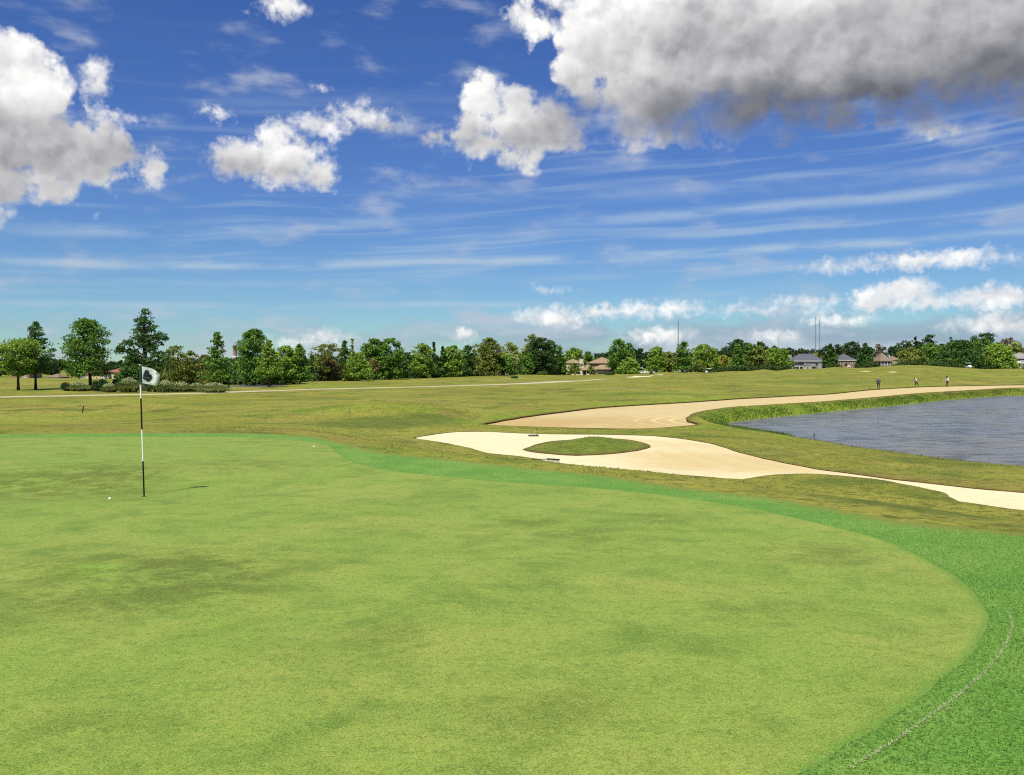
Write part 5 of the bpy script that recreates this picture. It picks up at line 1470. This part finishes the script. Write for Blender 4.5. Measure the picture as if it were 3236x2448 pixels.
def person(px, py, height, rz, J, shirt, label, hat=None):
    """J: joint positions for a 1.75 m figure facing -y; one continuous skin"""
    x, y = hit(px, py, z_b2, 125)
    z = float(sand_z2(np.array([x]), np.array([y]))[0])
    root = empty('person', (x, y, z), rz); tag(root, label, 'person')
    k = height / 1.75
    names = ['pelvis', 'waist', 'chest', 'neck', 'head', 'crown', 'sl', 'el', 'wl', 'hl', 'sr', 'er', 'wr', 'hr', 'hipl', 'kl', 'al', 'tl', 'hipr', 'kr', 'ar', 'tr']
    rad = dict(pelvis=(.15, .11), waist=(.145, .105), chest=(.17, .115), neck=(.06, .06), head=(.085, .10), crown=(.075, .085), sl=(.075, .07), el=(.05, .05), wl=(.033, .033), hl=(.04, .025),
               hipl=(.095, .095), kl=(.062, .065), al=(.045, .05), tl=(.045, .035))
    for a, b in (('sr', 'sl'), ('er', 'el'), ('wr', 'wl'), ('hr', 'hl'), ('hipr', 'hipl'), ('kr', 'kl'), ('ar', 'al'), ('tr', 'tl')): rad[a] = rad[b]
    E = [('pelvis', 'waist'), ('waist', 'chest'), ('chest', 'neck'), ('neck', 'head'), ('head', 'crown'), ('chest', 'sl'), ('sl', 'el'), ('el', 'wl'), ('wl', 'hl'), ('chest', 'sr'), ('sr', 'er'), ('er', 'wr'), ('wr', 'hr'),
         ('pelvis', 'hipl'), ('hipl', 'kl'), ('kl', 'al'), ('al', 'tl'), ('pelvis', 'hipr'), ('hipr', 'kr'), ('kr', 'ar'), ('ar', 'tr')]
    me = bpy.data.meshes.new('body')
    me.from_pydata([tuple(c * k for c in J[n]) for n in names], [(names.index(a), names.index(b)) for a, b in E], [])
    o = bpy.data.objects.new('body_tmp', me); COL.objects.link(o)
    o.modifiers.new('skin', 'SKIN'); ss = o.modifiers.new('sub', 'SUBSURF'); ss.levels = 2; ss.render_levels = 2
    for i, n in enumerate(names):
        sv = me.skin_vertices[0].data[i]; sv.radius = tuple(r * k for r in rad[n]); sv.use_root = (n == 'pelvis')
    dg = bpy.context.evaluated_depsgraph_get(); dg.update()
    bm_ = bpy.data.meshes.new_from_object(o.evaluated_get(dg))
    bpy.data.objects.remove(o, do_unlink=True)
    # five fingers on each hand, rooted in the palm
    bm = bmesh.new(); bm.from_mesh(bm_)
    tmp = MB()
    for s, wn, hn in ((-1, 'wl', 'hl'), (1, 'wr', 'hr')):
        h0 = Vector(J[hn]) * k; dr = (h0 - Vector(J[wn]) * k).normalized(); sd = dr.cross(Vector((0, 0, 1)))
        sd = sd.normalized() if sd.length > 0.1 else Vector((1, 0, 0))
        up = sd.cross(dr)
        for i in range(4):
            b0 = h0 + sd * (i - 1.5) * 0.02
            L = (0.065, 0.075, 0.07, 0.055)[i]
            tmp.tube([b0, b0 + dr * L * 0.55 - up * 0.008, b0 + dr * L * 0.8 - up * 0.035], [0.0095, 0.009, 0.007], 6)
        t0 = h0 - dr * 0.03 + sd * 0.032 * s
        tmp.tube([t0, t0 + dr * 0.03 + sd * 0.025 * s, t0 + dr * 0.06 + sd * 0.02 * s - up * 0.02], [0.011, 0.010, 0.008], 6)
    nv = [bm.verts.new(v) for v in tmp.v]
    for f in tmp.f: bm.faces.new([nv[i] for i in f])
    # nose, so the head has a front
    hd, cr = Vector(J['head']) * k, Vector(J['crown']) * k
    face_dir = Vector(J.get('face', (0, -1, 0))).normalized()
    c0 = (hd + cr) / 2 + face_dir * 0.085
    upv = (cr - hd).normalized(); sdv = upv.cross(face_dir)
    q = [bm.verts.new(c0 + upv * 0.03), bm.verts.new(c0 - upv * 0.02 + sdv * 0.014), bm.verts.new(c0 - upv * 0.02 - sdv * 0.014), bm.verts.new(c0 - upv * 0.015 + face_dir * 0.028)]
    for f in ((0, 1, 3), (0, 3, 2), (1, 2, 3)): bm.faces.new([q[i] for i in f])
    bm.normal_update()
    bm.to_mesh(bm_); bm.free()
    for mm in ('skin', shirt, 'trousers', 'shoe', 'hair'): bm_.materials.append(M[mm])
    jv = np.array([J[n] for n in names]) * k
    for pl in bm_.polygons:
        c = np.array(pl.center)
        n = names[int(np.argmin(((jv - c) ** 2).sum(1)))]
        pl.use_smooth = True
        if n in ('waist', 'chest', 'sl', 'sr', 'el', 'er'): pl.material_index = 1
        elif n in ('pelvis', 'hipl', 'hipr', 'kl', 'kr'): pl.material_index = 2
        elif n in ('al', 'ar', 'tl', 'tr'): pl.material_index = 3 if c[2] < 0.11 * k + min(J['al'][2], J['ar'][2]) * 0 else 2
        elif n in ('head', 'crown') and (Vector(c) - (hd + cr) / 2).dot(face_dir) < 0.035 and c[2] > hd[2] - 0.02: pl.material_index = 4
        else: pl.material_index = 0
    body = bpy.data.objects.new('body', bm_); link(body, root)
    # eyes, mouth line and ears as small child marks
    mb = MB()
    cc = (hd + cr) / 2
    for s in (-1, 1):
        e = cc + face_dir * 0.088 + sdv * 0.032 * s + upv * 0.025
        mb.box(e.x - 0.012, e.x + 0.012, e.y - 0.008, e.y + 0.008, e.z - 0.007, e.z + 0.007)
    e = cc + face_dir * 0.088 - upv * 0.05
    mb.box(e.x - 0.022, e.x + 0.022, e.y - 0.008, e.y + 0.008, e.z - 0.005, e.z + 0.005)
    mb.build('face_features', M['hair'], root)
    if hat:
        tilt = upv.to_track_quat('Z', 'Y').to_euler()
        ho = MB().lathe([(0.001, 0.115), (0.07, 0.105), (0.105, 0.05), (0.11, 0.0), (0.175, -0.015), (0.175, -0.022), (0.105, -0.012)], 18).build('hat', M[hat], root, True)
        ho.location = cr - upv * 0.02; ho.rotation_euler = tilt
    return root, k

stand = dict(pelvis=(0, 0, .93), waist=(0, 0, 1.08), chest=(0, -.03, 1.32), neck=(0, -.07, 1.46), head=(0, -.13, 1.53), crown=(0, -.19, 1.66), face=(0, -.8, -.6),
             sl=(-.20, -.03, 1.38), el=(-.27, -.05, 1.12), wl=(-.16, -.26, 1.02), hl=(-.10, -.33, 1.00), sr=(.20, -.03, 1.38), er=(.27, -.05, 1.12), wr=(.16, -.26, .98), hr=(.10, -.33, .96),
             hipl=(-.10, 0, .88), kl=(-.11, -.03, .48), al=(-.12, .02, .09), tl=(-.13, -.14, .035), hipr=(.10, 0, .88), kr=(.11, -.03, .48), ar=(.12, .02, .09), tr=(.13, -.14, .035))
stride = dict(stand)
stride.update(pelvis=(0, 0, .90), waist=(0, -.05, 1.05), chest=(0, -.16, 1.27), neck=(0, -.25, 1.40), head=(0, -.33, 1.45), crown=(0, -.43, 1.56), face=(0, -.7, -.7), sl=(-.20, -.17, 1.33), sr=(.20, -.17, 1.33),
              el=(-.25, -.22, 1.07), er=(.25, -.14, 1.07), wl=(-.15, -.42, 1.0), wr=(.16, -.32, .92), hl=(-.11, -.49, .99), hr=(.10, -.38, .90), hipl=(-.10, 0, .86), hipr=(.10, 0, .86),
              kl=(-.12, -.10, .47), al=(-.12, -.16, .09), tl=(-.13, -.32, .035), kr=(.12, .16, .48), ar=(.13, .40, .12), tr=(.13, .27, .035))
hold = dict(stand)
hold.update(el=(-.27, -.10, 1.12), wl=(-.14, -.36, 1.10), hl=(-.08, -.43, 1.10), er=(.27, .02, 1.12), wr=(.20, -.14, .95), hr=(.15, -.20, .93), head=(0, -.12, 1.54), crown=(0, -.15, 1.68), face=(0, -.95, -.3))
M['tool'] = plain('tool_shaft', (0.42, 0.36, 0.22), 0.5, 0.1, 5.0)
M['tool_head'] = plain('tool_head', (0.06, 0.035, 0.02), 0.6, 0.2, 5.0)
def tool(root, k, a, b, label):
    """long-handled tool from a (grip) to b (head), given in the person's own space"""
    Mx = Matrix.Translation(root.location) @ Matrix.Rotation(root.rotation_euler.z, 4, 'Z')
    A, B = Mx @ (Vector(a) * k), Mx @ (Vector(b) * k)
    t = empty('long_handled_tool', B); tag(t, label, 'tool')
    MB().tube([A - B, Vector((0, 0, 0))], 0.022, 7).build('shaft', M['tool'], t)
    dr = (A - B).normalized()
    MB().tube([Vector((0, 0, -0.05)), dr * 0.05, dr * 0.13], [0.11, 0.09, 0.03], 9).build('head', M['tool_head'], t)
    MB().tube([(A - B) - dr * 0.16, (A - B) + dr * 0.06], [0.035, 0.035], 7).build('grip', M['rubber'], t)
rt, k = person(2776, 1231.2, 1.78, math.radians(172), stand, 'shirt_navy', 'person in dark clothes and pale hat, standing with back turned on the tan sand', hat='hat_pale')
tool(rt, k, (0.10, -0.33, 0.98), (0.95, -1.05, 0.14), 'long-handled tool held by the person in dark clothes')
rt, k = person(2895.5, 1223.8, 1.76, math.radians(-80), stride, 'shirt_white', 'person in white shirt and dark trousers striding and leaning forward on the sand')
tool(rt, k, (0.10, -0.30, 0.98), (-0.35, -1.20, 0.14), 'long-handled tool swung low by the striding person')
rt, k = person(2993.5, 1221.6, 1.76, math.radians(-72), hold, 'shirt_white', 'person in white shirt and dark hat, rightmost of the three on the sand', hat='hair')
tool(rt, k, (0.20, 0.95, 0.78), (-0.20, -1.05, 1.24), 'long tool carried level by the rightmost person')

# ------------------------------------------------------------------ flagstick
M['pole_white'] = plain('pole_white', (0.75, 0.74, 0.68), 0.4, 0.04, 6.0)
M['pole_black'] = plain('pole_black', (0.006, 0.006, 0.007), 0.6, 0.1, 6.0, spec=0.1)
M['flag_green'] = plain('flag_dark_green', (0.018, 0.060, 0.030), 0.7, 0.15, 12.0)
def cloth_material():
    m, N, b, out = material('flag_cloth')
    p = N.new('ShaderNodeTexCoord').outputs['Object']
    n = N.noise(p, 14.0, 4.0, 0.6)
    c = N.mix(N.ramp(n, 0.3, 0.7), (0.56, 0.58, 0.50), (0.68, 0.69, 0.62))
    N.put(b, 'Base Color', c); N.put(b, 'Roughness', 0.75); N.put(b, 'Specular IOR Level', 0.2)
    bump(N, b, N.noise(N.v('MULTIPLY', p, (1.0, 1.0, 2.2)), 9.0, 3.0, 0.5), 0.35, 0.02)
    return m
M['cloth'] = cloth_material()
M['navy'] = plain('flag_navy', (0.012, 0.030, 0.075), 0.7, 0.15, 12.0)
M['emb_black'] = plain('flag_black', (0.006, 0.010, 0.009), 0.7, 0.15, 12.0)
M['emb_blue'] = plain('flag_blue', (0.045, 0.10, 0.20), 0.7, 0.15, 12.0)
M['emb_gold'] = plain('flag_gold', (0.13, 0.115, 0.04), 0.6, 0.15, 12.0)

FX, FY = HOLE_C
FZ = float(z_plateau(np.float64(FX), np.float64(FY)))
fl = empty('flagstick', (FX, FY, FZ)); tag(fl, 'black and white banded golf flagstick with a white emblem flag', 'flagstick')
u = FY / F                                   # metres per picture pixel at the flag
ptop = Vector(((446.5 - 455.5) * u, 0, (1568 - 1150.5) * u))
def on_pole(row): return ptop * ((1568 - row) / (1568 - 1150.5))
for r0, r1, mt, nm in ((1590, 1456, 'pole_black', 'black_band'), (1456, 1356, 'pole_white', 'white_band'), (1356, 1257, 'pole_black', 'black_band'), (1257, 1213, 'pole_white', 'white_band')):
    MB().tube([on_pole(r0), on_pole(r1)], 0.0125, 12).build(nm, M[mt], fl)
MB().tube([on_pole(1213), on_pole(1152)], [0.016, 0.016], 12).build('sleeve', M['flag_green'], fl)
MB().tube([on_pole(1152), on_pole(1149.2)], [0.013, 0.010], 12).build('finial', M['pole_white'], fl)

# flag cloth: corner points in picture pixels, bowed away in depth
top_e = [(448.3, 1154.8), (463, 1158), (479, 1161.7), (488, 1166), (495.6, 1171.6), (502, 1178), (507.8, 1185)]
bot_e = [(449.6, 1212.4), (458, 1213.6), (467, 1215.3), (475, 1217.0), (483, 1218.8), (490, 1220.3), (496.8, 1221.8)]
def edge_at(E, s):
    f = s * (len(E) - 1); i = min(int(f), len(E) - 2); f -= i
    return E[i][0] * (1 - f) + E[i + 1][0] * f, E[i][1] * (1 - f) + E[i + 1][1] * f
def cloth(s, t, off=0.0):
    """s along the fly, t from top to bottom -> local point"""
    a, b = edge_at(top_e, min(max(s, 0), 1)), edge_at(bot_e, min(max(s, 0), 1))
    qx, qy = a[0] * (1 - t) + b[0] * t, a[1] * (1 - t) + b[1] * t
    qx += 7.0 * s * s * math.sin(math.pi * min(t, 1)) * 0.55
    dep = 0.16 * s + 0.030 * math.sin(5.2 * s + 1.2 * t) * s + 0.018 * math.sin(9.0 * s - 4.0 * t) * s
    y = dep - off
    sc = (FY + y) / FY
    return Vector(((qx - CX) / F * FY * sc - FX, y, EYE + (HY - qy) / F * FY * sc - FZ))
ns, nt = 36, 30
V = [cloth(i / ns, j / nt) for j in range(nt + 1) for i in range(ns + 1)]
Fc = [(j * (ns + 1) + i, (j + 1) * (ns + 1) + i, (j + 1) * (ns + 1) + i + 1, j * (ns + 1) + i + 1) for j in range(nt) for i in range(ns)]
# cloth with a dark hem on three sides
V2 = [Vector((v.x, v.y + 0.0016, v.z)) for v in V]
nV = len(V)
allF = Fc + [tuple(reversed([a + nV for a in f])) for f in Fc]
fm = []
for j in range(nt):
    for i in range(ns):
        fm.append(1 if (j == 0 or j == nt - 1 or i >= ns - 2) else 0)
flag = mesh_np('flag', np.array([tuple(v) for v in V + V2]), np.array(allF), [M['cloth'], M['flag_green']], fl, smooth=True, fmat=fm + fm)
flag['label'] = 'white cloth flag with dark green hem'
def patch(name, outline, mat, off, parent):
    """flat mark sewn on the cloth: outline in cloth pixel space of the photograph's crop (s,t)"""
    c = np.mean(np.array(outline), 0)
    pts = [cloth(c[0], c[1], off)]; rings = 4
    for k in range(1, rings + 1):
        for s, t in outline:
            pts.append(cloth(c[0] + (s - c[0]) * k / rings, c[1] + (t - c[1]) * k / rings, off))
    n = len(outline); f = [(0, 1 + i, 1 + (i + 1) % n) for i in range(n)]
    me = MB(); me.poly(pts, f)
    for k in range(1, rings):
        b0 = 1 + (k - 1) * n
        me.poly([], [])
        for i in range(n):
            me.f.append((b0 + i, b0 + n + i, b0 + n + (i + 1) % n, b0 + (i + 1) % n)); me.mi.append(0)
    return me.build(name, M[mat], parent)
# three-lobed emblem, traced in the crop's own pixels and turned to cloth coordinates
def st(x, y):
    X0, Y0 = 420 + x / 15.2, 1140 + y / 15.2
    s = (X0 - 448.5) / 54.0
    for _ in range(12):
        a, b = edge_at(top_e, min(max(s, 0), 1)), edge_at(bot_e, min(max(s, 0), 1))
        t = (Y0 - a[1]) / (b[1] - a[1])
        xx = a[0] * (1 - t) + b[0] * t + 7.0 * s * s * math.sin(math.pi * min(max(t, 0), 1)) * 0.55
        s += (X0 - xx) / 56.0
    return (s, t)
outer = [(650, 425), (720, 440), (775, 490), (790, 560), (785, 625), (850, 640), (915, 690), (945, 770), (925, 850), (880, 905), (815, 960), (740, 1000), (680, 995), (630, 950), (600, 915), (555, 925), (580, 880), (520, 880), (470, 845), (465, 790), (495, 720), (485, 660), (520, 600), (545, 530), (585, 455)]
def shrink(o, f):
    c = np.mean(np.array(o), 0); return [tuple(c + (np.array(p) - c) * f) for p in o]
em = patch('emblem', [st(*p) for p in outer], 'navy', 0.0030, flag)
patch('emblem_ring', [st(*p) for p in shrink(outer, 0.90)], 'emb_blue', 0.0042, em)
patch('emblem_field', [st(*p) for p in shrink(outer, 0.80)], 'emb_black', 0.0054, em)
patch('emblem_stroke', [st(*p) for p in ((655, 590), (672, 596), (632, 770), (612, 765))], 'emb_gold', 0.0066, em)
patch('emblem_script', [st(*p) for p in ((490, 765), (560, 775), (640, 788), (720, 785), (825, 820), (820, 850), (720, 825), (640, 826), (560, 815), (490, 800))], 'emb_gold', 0.0066, em)
patch('corner_mark', [st(*p) for p in ((1150, 510), (1172, 625), (1118, 615))], 'emb_black', 0.0030, flag)

# cup in the hole
cup = MB().lathe([(0.0539, 0.0), (0.0539, -0.11), (0.001, -0.11)], 20).build('hole_cup', M['pole_white'])
zc_ = float(ground_z(HOLE[:, 0], HOLE[:, 1]).min())
cup.location = (FX, FY, zc_ - 0.012); tag(cup, 'round cup sunk in the green at the foot of the flagstick', 'cup')
MB().lathe([(0.0540, 0.006), (0.0540, -0.02), (0.0536, -0.02)], 20).build('rim', M['soil'], cup)

# ------------------------------------------------------------------ balls, rakes, stakes
def ball_material():
    m, N, b, _ = material('ball_white')
    p = N.new('ShaderNodeTexCoord').outputs['Object']
    vo = N.new('ShaderNodeTexVoronoi'); N.put(vo, 'Vector', p); N.put(vo, 'Scale', 230.0)
    N.put(b, 'Base Color', (0.80, 0.80, 0.77, 1)); N.put(b, 'Roughness', 0.35)
    bump(N, b, vo.outputs['Distance'], 0.4, 0.002)
    return m
M['ball'] = ball_material()
def ball(px, py, label):
    x, y = hit(px, py, z_plateau, 14); z = gz(x, y)
    bm = bmesh.new(); bmesh.ops.create_icosphere(bm, subdivisions=3, radius=0.02135)
    me = bpy.data.meshes.new('golf_ball'); bm.to_mesh(me); bm.free(); me.materials.append(M['ball'])
    for p in me.polygons: p.use_smooth = True
    o = link(bpy.data.objects.new('golf_ball', me)); o.location = (x, y, z + 0.0205)
    tag(o, label, 'golf ball', 'golf balls lying on the green')
ball(347, 1579, 'white golf ball on the green left of the flagstick')
ball(992, 1411, 'white golf ball far off near the back edge of the green')

M['rake_dark'] = plain('rake_dark', (0.025, 0.018, 0.015), 0.6, 0.2, 6.0)
M['rake_shaft'] = plain('rake_shaft', (0.38, 0.36, 0.26), 0.5, 0.1, 6.0)
M['rake_green'] = plain('rake_green', (0.05, 0.16, 0.09), 0.5, 0.1, 6.0)
def rake(px, py, rz, up, label, shaft, zf):
    x, y = hit(px, py, z_b1, 45)
    z = float(zf(np.array([x]), np.array([y]))[0])
    root = empty('bunker_rake', (x, y, z), rz); tag(root, label, 'rake', 'bunker rakes')
    MB().box(-0.27, 0.27, -0.035, 0.035, 0.035, 0.095).build('head', M['rake_dark'], root)
    for i in range(13):
        xx = -0.25 + i * 0.0417
        MB().tube([(xx, 0, 0.045), (xx, 0.01, -0.015)], [0.010, 0.006], 5).build('tine', M['rake_dark'], root)
    L = 1.55
    a = math.radians(up)
    p1 = (0.06, L * math.cos(a), 0.06 + L * math.sin(a))
    MB().tube([(0, 0.02, 0.07), p1], 0.016, 8).build('handle', M[shaft], root)
    g = Vector(p1); d0 = (g - Vector((0, 0.02, 0.07))).normalized()
    MB().tube([g - d0 * 0.30, g + d0 * 0.02], 0.023, 8).build('grip', M['rake_dark'], root)
rake(1686, 1378.5, math.radians(-5), 9, 'rake lying with its head square to the camera on the far sand', 'rake_shaft', sand_z1)
rake(1748, 1459, math.radians(150), 6, 'rake lying askew at the near edge of the pale bunker', 'rake_green', lambda x, y: ground_z(x, y) + 0.0)

M['stake'] = plain('stake_dark', (0.018, 0.012, 0.010), 0.7, 0.2, 6.0)
M['stake_grey'] = plain('stake_grey', (0.06, 0.065, 0.05), 0.8, 0.2, 6.0)
def stake(px, top, base, d, lean_px, w_, mat, label, name='marker_stake', z=None):
    x = (px - CX) / F * d; zb = gz(x, d) if z is None else z
    Hh = (base - top) / F * d
    root = empty(name, (x, d, zb)); tag(root, label, 'stake')
    lx = lean_px / F * d
    MB().tube([(0, 0, -0.2), (lx * 0.93, 0, Hh * 0.93)], [w_, w_], 7).build('shaft', M[mat], root)
    MB().tube([(lx * 0.93, 0, Hh * 0.93), (lx, 0, Hh)], [w_ * 1.05, w_ * 0.6], 7).build('cap', M[mat], root)
def depth_at(px, py):
    return march(px, py, lambda x, y: ground_z(x, y), 31.0, 160.0)[1]
stake(257, 1284, 1305, depth_at(257, 1304), 6, 0.042, 'stake', 'black leaning stake in the rough left of the flag')
stake(1106, 1293, 1318, depth_at(1106, 1316), -2, 0.018, 'stake_grey', 'thin dark stake in the rough before the tree line')
for (px, top, base, lb) in ((2575, 1367, 1378, 'short post standing in the pond near its left end'), (2915, 1434, 1447, 'short dark post in the pond close to the near shore')):
    xw, yw = hit(px, base, z_water, 70)
    stake(px, top, base, yw, 0, 0.035, 'stake_grey', lb, 'pond_post', Z_W)
# faded line worn into the collar
lp = np.array([hit(*p, z_plateau, 5.0) for p in ((3186, 1935), (3198, 1968), (3192, 2010), (3160, 2065), (3110, 2125), (3040, 2190), (2940, 2265), (2840, 2335), (2750, 2392), (2690, 2425))])
lp = spline(lp, 0.04, closed=False)
r_ = np.random.default_rng(4)
P = np.repeat(lp, 55, 0) + r_.normal(size=(len(lp) * 55, 2)) * 0.0045
M['blade_line'] = blade_material('bleached_blade', (0.40, 0.45, 0.19), (0.58, 0.60, 0.36))
keep = r_.uniform(0, 1, len(P)) < np.repeat(0.14 + 0.16 * np.abs(vnoise(np.arange(len(lp)) * 0.16, 0.0 * np.arange(len(lp)), 8)) + np.linspace(-0.03, 0.18, len(lp)), 55)
blades('bleached_grass', P[keep], 0.014, 0.004, 1.4, M['blade_line'], 'thin curved line of bleached grass in the collar at lower right', 71, zoff=0.009)
